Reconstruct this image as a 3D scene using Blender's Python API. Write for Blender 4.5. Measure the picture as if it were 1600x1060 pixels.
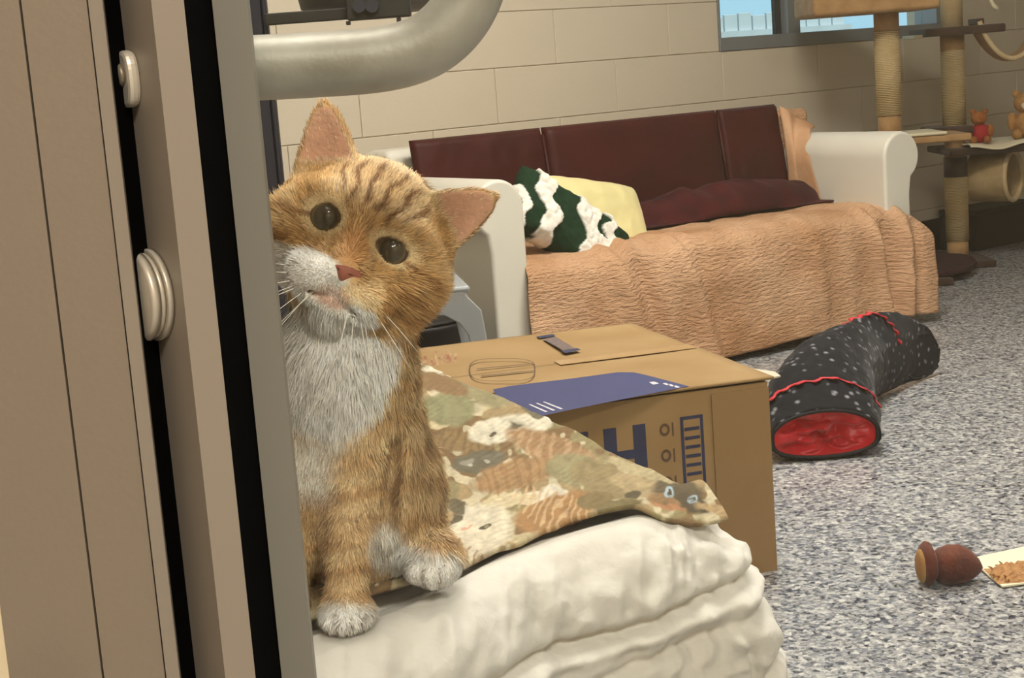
import bpy, bmesh, math, random
import numpy as np
from mathutils import Vector, Matrix, noise
random.seed(7); RNG = np.random.default_rng(11)
SC = bpy.context.scene
for o in list(bpy.data.objects): bpy.data.objects.remove(o, do_unlink=True)
COL = SC.collection

# ------------------------------------------------------------------ camera
FPX = 2500.0
_D = FPX*FPX/425.0
_dn = np.array([.075*_D, _D, FPX]); _dn /= np.linalg.norm(_dn)
_up = -_dn
_fw = np.array([0, 0, 1.0]); _fw = _fw-_up*(_fw@_up); _fw /= np.linalg.norm(_fw)
_rt = np.cross(_dn, _fw)
R = np.stack([_rt, _fw, _up])            # world = R @ (right, down, forward)
CAMP = np.array([0, 0, 1.0])
cam = bpy.data.cameras.new('camera'); camo = bpy.data.objects.new('camera', cam); COL.objects.link(camo)
cam.sensor_width = 36; cam.lens = FPX/1600*36; cam.clip_start = .02
M = Matrix.Identity(4)
for i in range(3):
    M[i][0] = R[i, 0]; M[i][1] = -R[i, 1]; M[i][2] = -R[i, 2]; M[i][3] = CAMP[i]
camo.matrix_world = M
SC.camera = camo
def ray(px, py): return R @ np.array([px-800, py-530, FPX])
def on_z(px, py, z=0.):
    v = ray(px, py); return CAMP+v*((z-1.0)/v[2])
def on_y(px, py, y):
    v = ray(px, py); return CAMP+v*(y/v[1])
def project(P):
    v = (np.asarray(P)-CAMP) @ R
    return 800+FPX*v[:, 0]/v[:, 2], 530+FPX*v[:, 1]/v[:, 2]

# ------------------------------------------------------------------ world, lights, exposure
wd = bpy.data.worlds.new('world'); SC.world = wd; wd.use_nodes = True
bg = wd.node_tree.nodes['Background']; bg.inputs[0].default_value = (.42, .74, .95, 1); bg.inputs[1].default_value = 1.25
SC.view_settings.view_transform = 'Standard'; SC.view_settings.look = 'None'
SC.view_settings.exposure = -.22; SC.view_settings.gamma = 1; SC.view_settings.use_curve_mapping = False
CEIL = 2.7
sun = bpy.data.lights.new('sun', 'SUN'); sun.energy = 3.2; sun.angle = .01; sun.color = (1, .96, .9)
suno = bpy.data.objects.new('sun', sun); COL.objects.link(suno); suno.rotation_euler = Vector((.629*-.5, .777*.5, -.85)).to_track_quat('-Z', 'Y').to_euler()
def lamp(name, loc, sx, sy, power, color, rotz=0):
    l = bpy.data.lights.new(name, 'AREA'); l.shape = 'RECTANGLE'; l.size = sx; l.size_y = sy
    l.energy = power; l.color = color
    o = bpy.data.objects.new(name, l); COL.objects.link(o); o.location = loc; o.rotation_euler = (0, 0, rotz)
    return o
WARM = (1, .94, .85); NEUT = (1, .95, .87)
WTH = math.radians(51); WROT = math.pi/2-WTH
LIGHTS = [((.75, 3.9), 1.2, .6, 92, NEUT), ((2.6, 2.4), 1.2, .6, 24, NEUT), ((.1, 1.45), 1.2, .6, 28, NEUT), ((.4, -1.2), 1.2, .6, 92, WARM)]
for i, (p, sx, sy, e, c) in enumerate(LIGHTS):
    lamp('panel_lamp_light', (p[0], p[1], CEIL-.05), sx-.06, sy-.06, e, c, WROT)

# ------------------------------------------------------------------ helpers
def lin(c):
    if isinstance(c, str):
        c = [int(c[i:i+2], 16)/255 for i in (0, 2, 4)]
    return tuple((x/12.92 if x <= .04045 else ((x+.055)/1.055)**2.4) for x in c)
def mat(name, c, rough=.6, c2=None, var=.0, vscale=6., bump=0., bscale=80., metal=0., stretch=(1, 1, 1), spec=.5, sheen=0., attr=None, alpha=None, coat=0., detail=4.):
    m = bpy.data.materials.new(name); m.use_nodes = True; nt = m.node_tree; b = nt.nodes['Principled BSDF']
    b.inputs['Roughness'].default_value = rough; b.inputs['Metallic'].default_value = metal
    b.inputs['Specular IOR Level'].default_value = spec
    if sheen: b.inputs['Sheen Weight'].default_value = sheen
    if coat: b.inputs['Coat Weight'].default_value = coat
    tc = nt.nodes.new('ShaderNodeTexCoord'); mp = nt.nodes.new('ShaderNodeMapping'); mp.inputs['Scale'].default_value = stretch
    nt.links.new(tc.outputs['Object'], mp.inputs[0])
    src = None
    if attr:
        at = nt.nodes.new('ShaderNodeAttribute'); at.attribute_name = attr; src = at.outputs['Color']
        nt.links.new(src, b.inputs['Base Color'])
    else:
        c1 = lin(c); b.inputs['Base Color'].default_value = (*c1, 1)
        if c2 is not None or var:
            if c2 is not None: cc = lin(c2)
            else: cc = tuple(x*(1-var) for x in c1)
            n = nt.nodes.new('ShaderNodeTexNoise'); n.inputs['Scale'].default_value = vscale; n.inputs['Detail'].default_value = detail
            nt.links.new(mp.outputs[0], n.inputs['Vector'])
            r = nt.nodes.new('ShaderNodeValToRGB'); r.color_ramp.elements[0].position = .36; r.color_ramp.elements[1].position = .64
            r.color_ramp.elements[0].color = (*c1, 1); r.color_ramp.elements[1].color = (*cc, 1)
            nt.links.new(n.outputs['Fac'], r.inputs[0]); nt.links.new(r.outputs[0], b.inputs['Base Color'])
    if bump:
        n2 = nt.nodes.new('ShaderNodeTexNoise'); n2.inputs['Scale'].default_value = bscale; n2.inputs['Detail'].default_value = 3
        nt.links.new(mp.outputs[0], n2.inputs['Vector'])
        bp = nt.nodes.new('ShaderNodeBump'); bp.inputs['Strength'].default_value = bump; bp.inputs['Distance'].default_value = .004
        nt.links.new(n2.outputs['Fac'], bp.inputs['Height']); nt.links.new(bp.outputs[0], b.inputs['Normal'])
    return m
def put(name, me, m, parent=None, loc=None, rotz=0.):
    o = bpy.data.objects.new(name, me); COL.objects.link(o)
    if m is not None and not me.materials: me.materials.append(m)
    if parent is not None: o.parent = parent
    if loc is not None: o.location = loc
    if rotz: o.rotation_euler = (0, 0, rotz)
    return o
def mesh(name, V, F, smooth=True):
    me = bpy.data.meshes.new(name); me.from_pydata([tuple(map(float, v)) for v in V], [], [tuple(map(int, f)) for f in F]); me.update()
    if smooth: me.polygons.foreach_set('use_smooth', [True]*len(me.polygons))
    return me
def bm2me(bm, name, smooth=False):
    me = bpy.data.meshes.new(name); bmesh.ops.recalc_face_normals(bm, faces=bm.faces); bm.to_mesh(me); bm.free()
    if smooth: me.polygons.foreach_set('use_smooth', [True]*len(me.polygons)); flatten_normals(me)
    return me
def flatten_normals(me):
    """area-weighted vertex normals, so bevelled faces stay flat"""
    acc = np.zeros((len(me.vertices), 3))
    for p in me.polygons:
        w = np.array(p.normal)*p.area**1.5
        for v in p.vertices: acc[v] += w
    acc /= np.maximum(np.linalg.norm(acc, axis=1, keepdims=True), 1e-12); me.normals_split_custom_set_from_vertices(acc.astype(np.float32))
def box(lo, hi, bev=0., seg=2, name='box', smooth=None):
    bm = bmesh.new(); bmesh.ops.create_cube(bm, size=1)
    lo = Vector(lo); hi = Vector(hi)
    for v in bm.verts: v.co = Vector(((lo[i]+hi[i])/2+v.co[i]*(hi[i]-lo[i]) for i in range(3)))
    if bev: bmesh.ops.bevel(bm, geom=bm.edges[:], offset=bev, segments=seg, profile=.5, affect='EDGES')
    return bm2me(bm, name, bool(bev) if smooth is None else smooth)
def tube(path, rad, n=16, cap=True, name='tube', squash=1., closed=False):
    P = [Vector(p) for p in path]; L = len(P)
    rs = rad if hasattr(rad, '__len__') else [rad]*L
    V = []; F = []; t0 = (P[1]-P[0]).normalized()
    up = Vector((0, 0, 1)) if abs(t0.z) < .9 else Vector((1, 0, 0))
    nx = t0.cross(up).normalized()
    for i in range(L):
        t = ((P[min(i+1, L-1)]-P[max(i-1, 0)])).normalized()
        nx = (nx-t*nx.dot(t)).normalized(); ny = t.cross(nx)
        for k in range(n):
            a = 2*math.pi*k/n; V.append(P[i]+nx*(math.cos(a)*rs[i])+ny*(math.sin(a)*rs[i]*squash))
    for i in range(L-1):
        for k in range(n): F.append((i*n+k, i*n+(k+1) % n, (i+1)*n+(k+1) % n, (i+1)*n+k))
    if cap:
        F.append(tuple(range(n-1, -1, -1))); F.append(tuple((L-1)*n+k for k in range(n)))
    me = mesh(name, V, F)
    for p in me.polygons:
        if len(p.vertices) > 4: p.use_smooth = False
    return me
def lathe(prof, n=32, name='lathe'):
    V = []; F = []
    for r, z in prof:
        for k in range(n):
            a = 2*math.pi*k/n; V.append((r*math.cos(a), r*math.sin(a), z))
    for i in range(len(prof)-1):
        for k in range(n): F.append((i*n+k, i*n+(k+1) % n, (i+1)*n+(k+1) % n, (i+1)*n+k))
    F.append(tuple(range(n-1, -1, -1))); F.append(tuple((len(prof)-1)*n+k for k in range(n)))
    me = mesh(name, V, F); flatten_normals(me); return me
def prism(poly, h0, h1, bev=0., name='prism', axes=None, seg=2, smooth=False):
    """polygon in (x, y), extruded along z from h0 to h1; axes = (ex, ey, ez, origin)"""
    bm = bmesh.new(); vs = [bm.verts.new((x, y, h0)) for x, y in poly]; f = bm.faces.new(vs)
    r = bmesh.ops.extrude_face_region(bm, geom=[f])
    for v in r['geom']:
        if isinstance(v, bmesh.types.BMVert): v.co.z = h1
    if bev:
        es = [e for e in bm.edges if abs(e.verts[0].co.z-e.verts[1].co.z) < 1e-7]
        bmesh.ops.bevel(bm, geom=es, offset=bev, segments=seg, profile=.5, affect='EDGES')
    if axes:
        ex, ey, ez, o = [Vector(a) for a in axes]
        for v in bm.verts: v.co = o+ex*v.co.x+ey*v.co.y+ez*v.co.z
    return bm2me(bm, name, smooth)
def grid(P, name='grid', wrap=False):
    """P[i, j] -> 3-vector; quads"""
    n, m = P.shape[:2]; idx = np.arange(n*m).reshape(n, m)
    F = np.stack([idx[:-1, :-1], idx[1:, :-1], idx[1:, 1:], idx[:-1, 1:]], -1).reshape(-1, 4)
    if wrap:
        G = np.stack([idx[:-1, -1], idx[1:, -1], idx[1:, 0], idx[:-1, 0]], -1).reshape(-1, 4); F = np.concatenate([F, G])
    return fastmesh(name, P.reshape(-1, 3), F)
def fastmesh(name, V, F, smooth=True):
    V = np.asarray(V, np.float32); F = np.asarray(F, np.int32); k = F.shape[1]
    me = bpy.data.meshes.new(name); me.vertices.add(len(V)); me.vertices.foreach_set('co', V.ravel())
    me.loops.add(F.size); me.loops.foreach_set('vertex_index', F.ravel()); me.polygons.add(len(F))
    me.polygons.foreach_set('loop_start', np.arange(0, F.size, k, dtype=np.int32))
    me.polygons.foreach_set('use_smooth', np.full(len(F), smooth)); me.update(calc_edges=True); me.validate()
    return me
def setcol(me, C, name='Col'):
    a = me.color_attributes.new(name, 'FLOAT_COLOR', 'POINT')
    C = np.concatenate([np.clip(C, 0, 1), np.ones((len(C), 1))], 1).astype(np.float32); a.data.foreach_set('color', C.ravel())
def thick(o, t, off=-1.):
    m = o.modifiers.new('thickness', 'SOLIDIFY'); m.thickness = t; m.offset = off; return o
def tag(o, label=None, cat=None, group=None, kind=None):
    if label: o['label'] = label
    if cat: o['category'] = cat
    if group: o['group'] = group
    if kind: o['kind'] = kind
    return o
def thing(name, label, cat, loc=(0, 0, 0), rotz=0., group=None):
    o = bpy.data.objects.new(name, None); COL.objects.link(o); o.location = loc; o.rotation_euler = (0, 0, rotz); o.empty_display_size = .05
    return tag(o, label, cat, group)
def struct(o): return tag(o, kind='structure')
# numpy value noise (3-D, smooth)
_PT = RNG.random((32, 32, 32)).astype(np.float32)
def vnoise(P, scale=1., seed=0):
    P = np.asarray(P, np.float32)*scale+seed*7.31
    i = np.floor(P).astype(int); f = P-i; f = f*f*(3-2*f); o = 0
    for dx in (0, 1):
        for dy in (0, 1):
            for dz in (0, 1):
                w = (f[..., 0] if dx else 1-f[..., 0])*(f[..., 1] if dy else 1-f[..., 1])*(f[..., 2] if dz else 1-f[..., 2])
                o = o+w*_PT[(i[..., 0]+dx) % 32, (i[..., 1]+dy) % 32, (i[..., 2]+dz) % 32]
    return o*2-1
def fbm(P, scale=1., seed=0, oct=3):
    return sum(vnoise(P, scale*2**k, seed+k)*.5**k for k in range(oct))
def sstep(a, b, x):
    t = np.clip((x-a)/(b-a), 0, 1); return t*t*(3-2*t)
# ------------------------------------------------------------------ the room
W = np.array([math.sin(WTH), math.cos(WTH), 0]); N = np.array([W[1], -W[0], 0]); W0 = np.array([0, 5.87, 0])
def wp(u, v, z): return W0+W*u+N*v+np.array([0, 0, z])       # u along back wall, v into the room
# floor: poured resin with colour flakes
fm = bpy.data.materials.new('flake_floor'); fm.use_nodes = True; nt = fm.node_tree; b = nt.nodes['Principled BSDF']
tc = nt.nodes.new('ShaderNodeTexCoord')
def chips(scale, stops, seed):
    mp = nt.nodes.new('ShaderNodeMapping'); mp.inputs['Location'].default_value = (seed, seed*2.3, 0)
    nt.links.new(tc.outputs['Object'], mp.inputs[0])
    nz = nt.nodes.new('ShaderNodeTexNoise'); nz.inputs['Scale'].default_value = scale*1.1
    nt.links.new(mp.outputs[0], nz.inputs['Vector'])
    ad = nt.nodes.new('ShaderNodeMixRGB'); ad.blend_type = 'ADD'; ad.inputs[0].default_value = .012
    nt.links.new(mp.outputs[0], ad.inputs[1]); nt.links.new(nz.outputs['Color'], ad.inputs[2])
    v = nt.nodes.new('ShaderNodeTexVoronoi'); v.inputs['Scale'].default_value = scale; v.voronoi_dimensions = '2D'
    nt.links.new(ad.outputs[0], v.inputs['Vector'])
    sp = nt.nodes.new('ShaderNodeSeparateColor'); nt.links.new(v.outputs['Color'], sp.inputs[0])
    r = nt.nodes.new('ShaderNodeValToRGB'); r.color_ramp.interpolation = 'CONSTANT'
    e = r.color_ramp.elements
    while len(e) < len(stops): e.new(.5)
    for k, (p, c) in enumerate(stops): e[k].position = p; e[k].color = (*lin(c), 1)
    nt.links.new(sp.outputs[0], r.inputs[0]); return r.outputs[0]
c1 = chips(98, [(0, 'a5a3a1'), (.26, '80828a'), (.44, 'cbc9c4'), (.60, '4a4c55'), (.74, '929296'), (.86, '22232a')], 0)
c2 = chips(170, [(0, 'b8b6b2'), (.35, '70727c'), (.6, 'd8d6d1'), (.78, '2e2f37')], 3)
mx = nt.nodes.new('ShaderNodeMixRGB'); mx.inputs[0].default_value = .42; nt.links.new(c1, mx.inputs[1]); nt.links.new(c2, mx.inputs[2])
nt.links.new(mx.outputs[0], b.inputs['Base Color']); b.inputs['Roughness'].default_value = .32; b.inputs['Specular IOR Level'].default_value = .45
UL, UR, VF = -6.2, 5.0, 6.6
def slab(name, pts, z0, z1, m):
    return struct(put(name, prism([(p[0], p[1]) for p in pts], z0, z1, name=name), m))
quad = [wp(UL, -.25, 0), wp(UR, -.25, 0), wp(UR, VF, 0), wp(UL, VF, 0)]
slab('floor', quad, -.1, 0, fm)
paint = mat('cream_wall_paint', 'd6c9b4', .55, var=.04, vscale=1.5, bump=.2, bscale=160)
mort = mat('painted_mortar', 'cbbda6', .7, bump=.2, bscale=200)
white = mat('ceiling_white', 'e6e1d6', .8, var=.03)
slab('ceiling', quad, CEIL, CEIL+.1, white)
def wallseg(u0, u1, z0, z1, v0=-.2, v1=-.006):
    a = prism([(u0, v0), (u1, v0), (u1, v1), (u0, v1)], z0, z1, name='wall_core', axes=(W, N, (0, 0, 1), W0)); return a
def join(name, mes):
    bm = bmesh.new()
    for m_ in mes: bm.from_mesh(m_)
    return bm2me(bm, name)
WU0, WU1, WZ0, WZ1 = 1.2, 2.72, 1.0, 2.0
wb = struct(put('wall_back', join('wall_back', [wallseg(UL, WU0, 0, CEIL), wallseg(WU1, UR, 0, CEIL), wallseg(WU0, WU1, 0, WZ0), wallseg(WU0, WU1, WZ1, CEIL)]), mort))
CH, CL = .2, .6
cache = {}
def block(u0, u1, z0, z1):
    if u1-u0 < .03 or z1-z0 < .03: return
    g = .0010; key = (round(u1-u0, 3), round(z1-z0, 3))
    if key not in cache: cache[key] = box((g, -.012, g), (u1-u0-g, .0, z1-z0-g), .003, 2, 'concrete_block')
    o = put('concrete_block', cache[key], paint, wb); o.matrix_world = Matrix(((W[0], N[0], 0, 0), (W[1], N[1], 0, 0), (0, 0, 1, 0), (0, 0, 0, 1)))
    o.location = tuple(wp(u0, 0, z0))
zc = 0.0; row = 0
while zc < CEIL-.04:
    z1 = min(zc+CH, CEIL); off = .013 if row % 2 == 0 else .313
    u = off-CL*6
    while u < UR:
        a, c = max(u, UL), min(u+CL, UR)
        if a < c:
            if zc >= WZ0-.01 and zc < WZ1-.01:
                block(a, min(c, WU0), zc, z1); block(max(a, WU1), c, zc, z1)
            else: block(a, c, zc, z1)
        u += CL
    zc += CH; row += 1
plain = mat('painted_side_wall', 'c9bba2', .7, var=.06, vscale=2, bump=.15)
def wall_uv(name, u0, u1, v0, v1):
    return struct(put(name, prism([(u0, v0), (u1, v0), (u1, v1), (u0, v1)], 0, CEIL, name=name, axes=(W, N, (0, 0, 1), W0)), plain))
wall_uv('wall_right', UR, UR+.15, -.25, VF); wall_uv('wall_left', UL-.15, UL, -.25, VF); wall_uv('wall_front', UL, UR, VF, VF+.15)
struct(put('baseboard_back', prism([(UL, 0), (UR, 0), (UR, .014), (UL, .014)], 0, .15, .003, 'baseboard', axes=(W, N, (0, 0, 1), W0)), mat('black_rubber_base', '1d1a17', .5, var=.2)))
# ceiling lamp panels
lw = mat('lamp_housing', 'e8e6e0', .5)
em = bpy.data.materials.new('lit_diffuser'); em.use_nodes = True; eb = em.node_tree.nodes['Principled BSDF']
eb.inputs['Emission Color'].default_value = (1, .93, .82, 1); eb.inputs['Emission Strength'].default_value = 4
where = ['over the space in front of the couch', 'over the floor right of the couch', 'over the white quilted bench', 'behind the photographer']
for i, (p, sx, sy, e, c) in enumerate(LIGHTS):
    t = thing('ceiling_light', 'flat rectangular ceiling light panel '+where[i], 'ceiling light', (p[0], p[1], CEIL), WROT, 'ceiling light panels')
    put('housing', join('h', [box((-sx/2, -sy/2, -.045), (-sx/2+.03, sy/2, 0)), box((sx/2-.03, -sy/2, -.045), (sx/2, sy/2, 0)), box((-sx/2+.03, -sy/2, -.045), (sx/2-.03, -sy/2+.03, 0)), box((-sx/2+.03, sy/2-.03, -.045), (sx/2-.03, sy/2, 0))]), lw, t)
    put('diffuser', box((-sx/2+.03, -sy/2+.03, -.03), (sx/2-.03, sy/2-.03, -.02), name='diffuser'), em, t)
# window
alu = mat('window_aluminium', '8d9295', .4, metal=.3, var=.08)
dk = mat('window_dark_edge', '23282c', .5)
wi = bpy.data.objects.new('window_1', None); COL.objects.link(wi); struct(wi); wi.matrix_world = Matrix(((W[0], N[0], 0, W0[0]), (W[1], N[1], 0, W0[1]), (0, 0, 1, 0), (0, 0, 0, 1)))
gl = bpy.data.materials.new('thin_glass'); gl.use_nodes = True; g = gl.node_tree; g.nodes.clear()
o_ = g.nodes.new('ShaderNodeOutputMaterial'); tr = g.nodes.new('ShaderNodeBsdfTransparent'); gs = g.nodes.new('ShaderNodeBsdfGlossy'); gs.inputs['Roughness'].default_value = .02
lw_ = g.nodes.new('ShaderNodeLayerWeight'); lw_.inputs[0].default_value = .5; pw_ = g.nodes.new('ShaderNodeMath'); pw_.operation = 'POWER'; pw_.inputs[1].default_value = 4; fr = g.nodes.new('ShaderNodeMath'); fr.operation = 'MULTIPLY_ADD'; fr.inputs[1].default_value = .5; fr.inputs[2].default_value = .025; g.links.new(lw_.outputs['Facing'], pw_.inputs[0]); g.links.new(pw_.outputs[0], fr.inputs[0]); ms = g.nodes.new('ShaderNodeMixShader'); tr.inputs[0].default_value = (.97, .98, .97, 1)
g.links.new(fr.outputs[0], ms.inputs[0]); g.links.new(tr.outputs[0], ms.inputs[1]); g.links.new(gs.outputs[0], ms.inputs[2]); g.links.new(ms.outputs[0], o_.inputs[0])
put('window_sill', box((WU0, -.12, WZ0), (WU1, .006, WZ0+.055), .003), alu, wi)
put('window_head', box((WU0, -.12, WZ1-.05), (WU1, .004, WZ1), .003), alu, wi)
put('window_side', box((WU0, -.12, WZ0+.055), (WU0+.012, .004, WZ1-.05), .002), alu, wi)
put('window_side', box((WU1-.05, -.12, WZ0+.055), (WU1, .004, WZ1-.05), .002), alu, wi)
put('mullion', box((1.665, -.085, WZ0+.055), (1.745, -.03, WZ1-.05), .002), alu, wi)
put('dark_seal', box((1.625, -.085, WZ0+.055), (1.664, -.066, WZ1-.05), .002), dk, wi)
put('pane', box((WU0+.012, -.08, WZ0+.055), (1.625, -.074, WZ1-.05)), gl, wi)
put('pane', box((1.745, -.08, WZ0+.055), (WU1-.05, -.074, WZ1-.05)), gl, wi)
# outside, beyond the window: pale board fence
fz = mat('outdoor_white_boards', 'd9e0e2', .8, var=.15, vscale=3)
ft = thing('garden_fence', 'pale board fence outside beyond the window', 'fence', tuple(wp(3.2, -3.0, 0)), math.atan2(W[1], W[0]))
put('rail', box((-2.6, -.03, 1.05), (2.6, 0, 1.13)), fz, ft); put('rail', box((-2.6, -.03, .3), (2.6, 0, .38)), fz, ft)
bd = box((0, 0, 0), (.128, .02, 1.0), .003)
for k in range(36):
    put('board', bd, fz, ft, (-2.55+k*.142, 0, .24+.012*math.sin(k*2.1)))
gm = mat('outdoor_ground', '8f9a8a', .9, var=.2)
slab('ground_outside', [wp(-4, -.25, 0), wp(12, -.25, 0), wp(12, -12, 0), wp(-4, -12, 0)], -.1, -.02, gm)
# ------------------------------------------------------------------ near side: door, frame, glass
beige = mat('beige_door_laminate', '8c7e6d', .5, var=.05, vscale=2, bump=.05, bscale=300)
beige2 = mat('beige_door_metal', '95897a', .42, var=.04, vscale=3)
greyal = mat('grey_green_anodised', '827e72', .45, var=.04, vscale=3)
black = mat('black_gasket_and_gap_shade', '020202', .9, spec=.05)  # gasket rubber, also the dark of the door gap and keyholes
darkl = mat('dark_joint', '1b130c', .8)
nick = mat('worn_nickel', 'd2c8b6', .38, metal=.35, var=.12, vscale=60)
def vx(px, y, py=0): return on_y(px, py, y)[0]     # x of a vertical edge that passes the top image row at px
def bar(name, poly, m, z0=0., z1=2.2, bev=.0015, parent=None):
    return put(name, prism(poly, z0, z1, bev, name), m, parent)
# panels left of the door: two beige sheets with a dark joint
pw = bpy.data.objects.new('wall_near', None); COL.objects.link(pw); struct(pw)
y0 = .74
xa, xb, xc, xd = vx(-160, y0), vx(29, y0), vx(33, y0), vx(135, y0)
bar('panel', [(xa, y0), (xb, y0), (xb, y0+.04), (xa, y0+.04)], beige, parent=pw)
bar('panel', [(xc, y0), (xd, y0), (xd, y0+.04), (xc, y0+.04)], beige, parent=pw)
bar('dark_joint', [(xb, y0+.004), (xc, y0+.004), (xc, y0+.04), (xb, y0+.04)], darkl, parent=pw)
xe, xf = vx(139, y0), vx(158, y0)
bar('edge_strip', [(xd, y0+.003), (xe, y0+.003), (xe, y0+.04), (xd, y0+.04)], darkl, parent=pw)
bar('edge_strip', [(xe, y0-.002), (xf, y0+.002), (xf, y0+.04), (xe, y0+.04)], beige2, parent=pw)
# cream post at the far left, low down
put('cream_strip', prism([(on_y(-40, 940, .6)[0], .6), (on_y(-1.5, 940, .6)[0], .6), (on_y(-1.5, 940, .6)[0]-.0005, .602), (on_y(-40, 940, .6)[0], .602)], 0, .86, .0005, 'trim'), mat('cream_trim', 'd8c6a4', .5), pw)
# door leaf: stile whose lock face looks left
door = bpy.data.objects.new('door_1', None); COL.objects.link(door); struct(door)
xg = vx(160, .80)
sA = (vx(187, .764), .764); sB = (vx(236, .735), .735); sC = (vx(287, .74), .74)
bar('gap_shade', [(xf+.0004, y0+.004), (sA[0], sA[1]+.001), (sA[0], .83), (xf+.0004, .83)], black, parent=door)  # solid black strip standing in for the shade inside the open gap
bar('stile', [sA, sB, sC, (sC[0]-.012, .80), (sA[0]+.004, .80)], beige2, bev=.003, parent=door)
bar('gasket', [(sC[0]-.004, sC[1]+.004), (vx(331, .80)-.0003, .802), (vx(331, .80)-.0003, .83), (sC[0]-.014, .83)], black, parent=door)
# locks on the lock face
fn = Vector((-(sB[1]-sA[1])*-1, -(sB[0]-sA[0]), 0)).normalized()
if fn.x > 0: fn = -fn
fn = Vector((fn.x, fn.y, 0)).normalized()
fa = Vector((sB[0]-sA[0], sB[1]-sA[1], 0)).normalized()
def on_face(px, py):
    v = Vector(ray(px, py)); p0 = Vector((sA[0], sA[1], 0)); c = Vector(CAMP)
    return c+v*(((p0-c).dot(fn))/v.dot(fn))
def face_mat(p):
    z = fn; x = fa; y = z.cross(x)
    return Matrix(((x.x, y.x, z.x, p.x), (x.y, y.y, z.y, p.y), (x.z, y.z, z.z, p.z), (0, 0, 0, 1)))
p1 = on_face(243, 460)
dl = thing('deadbolt_cylinder', 'large round cream metal deadbolt cylinder on the door stile', 'lock')
dl.matrix_world = face_mat(p1)
S1 = .0222
put('rose', lathe([(0, 0), (S1, 0), (S1*1.0, .0025), (S1*.97, .0035), (0, .0035)]), nick, dl)
put('ring', lathe([(0, .0035), (S1*.92, .0035), (S1*.94, .005), (S1*.92, .0065), (0, .0065)]), nick, dl)
put('face_plate', lathe([(0, .0065), (S1*.97, .0065), (S1*.98, .0095), (S1*.93, .0115), (0, .0118)]), nick, dl)
plug = put('plug', lathe([(0, .0118), (S1*.40, .0118), (S1*.40, .0130), (0, .0132)], 24), mat('darker_plug_metal', '8a7f6c', .4, metal=.5), dl)
put('keyhole', box((-.0016, -.0055, .0130), (.0016, .0055, .0136)), black, plug)
p2 = on_face(209, 123)
es = thing('key_escutcheon', 'small oval nickel keyhole escutcheon high on the door stile', 'lock')
es.matrix_world = face_mat(p2)
pts = []
for k in range(32):
    a = 2*math.pi*k/32; c, s = math.cos(a), math.sin(a)
    pts.append((.0085*math.copysign(abs(c)**.8, c), .0132*math.copysign(abs(s)**.7, s)))
put('plate', prism(pts, 0, .006, .002, smooth=False), nick, es)
pl2 = put('plug', lathe([(0, .006), (.0055, .006), (.005, .0085), (0, .0088)], 24), bpy.data.materials['darker_plug_metal'], es, (0, .002, 0))
put('keyhole', box((-.0009, -.003, .0086), (.0009, .003, .0092)), black, pl2)
# fixed frame with the glass pane
win = bpy.data.objects.new('window_2', None); COL.objects.link(win); struct(win)
yj = .80
j0, j1 = vx(331, yj), vx(390, yj)
j1b = vx(390, yj+.025)
bar('jamb', [(j0, yj), (vx(386, yj), yj), (j1b, yj+.004), (j1b, yj+.025), (j0, yj+.025)], greyal, bev=.001, parent=win)
XR = .72
bar('jamb', [(XR, yj), (XR+.05, yj), (XR+.05, yj+.05), (XR, yj+.05)], greyal, bev=.001, parent=win)
put('bottom_rail', box((j1b, yj, 0), (XR, yj+.05, .10), .001), greyal, win)
put('top_rail', box((j1b, yj, 2.1), (XR, yj+.05, 2.2), .001), greyal, win)
put('pane', box((j1b-.004, yj+.026, .09), (XR+.004, yj+.031, 2.11)), gl, win)
# pull handle tube behind the glass
steel = mat('brushed_aluminium_tube', 'b9b5aa', .46, c2='9c978a', vscale=18, metal=.3, bump=.06, bscale=200)
yh = .935
pth = [(392, 107), (440, 104.5), (500, 101), (560, 97), (600, 92), (635, 84), (668, 70), (695, 50), (716, 26), (731, 0), (742, -30), (749, -65), (754, -110), (760, -200), (768, -330)]
pts = [Vector(on_y(x, y, yh)) for x, y in pth]
pts = [Vector((pts[0].x-.06, yh, pts[0].z-.0008))]+pts
P2 = []
for i in range(len(pts)-1):
    for k in range(4):
        t = k/4; p0, p1_, p2_, p3 = pts[max(i-1, 0)], pts[i], pts[i+1], pts[min(i+2, len(pts)-1)]
        P2.append(.5*((2*p1_)+(p2_-p0)*t+(2*p0-5*p1_+4*p2_-p3)*t*t+(3*p1_-p0-3*p2_+p3)*t**3))
P2.append(pts[-1])
hd = thing('door_pull_handle', 'thick brushed aluminium tube handle bending upward above the cat', 'handle')
put('tube', tube(P2, .0186, 32), steel, hd)
put('mounting_flange', tube([P2[0]+Vector((.0, 0, 0)), P2[0]+Vector((.006, 0, 0))], .028, 28), steel, hd)
put('standoff', tube([Vector((P2[0].x-.012, yh, P2[0].z)), Vector((P2[0].x-.012, yj+.05, P2[0].z))], .012, 16), steel, hd)
put('end_block', box((P2[0].x-.03, yh-.02, P2[0].z-.02), (P2[0].x, yh+.02, P2[0].z+.02), .004), steel, hd)
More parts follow.
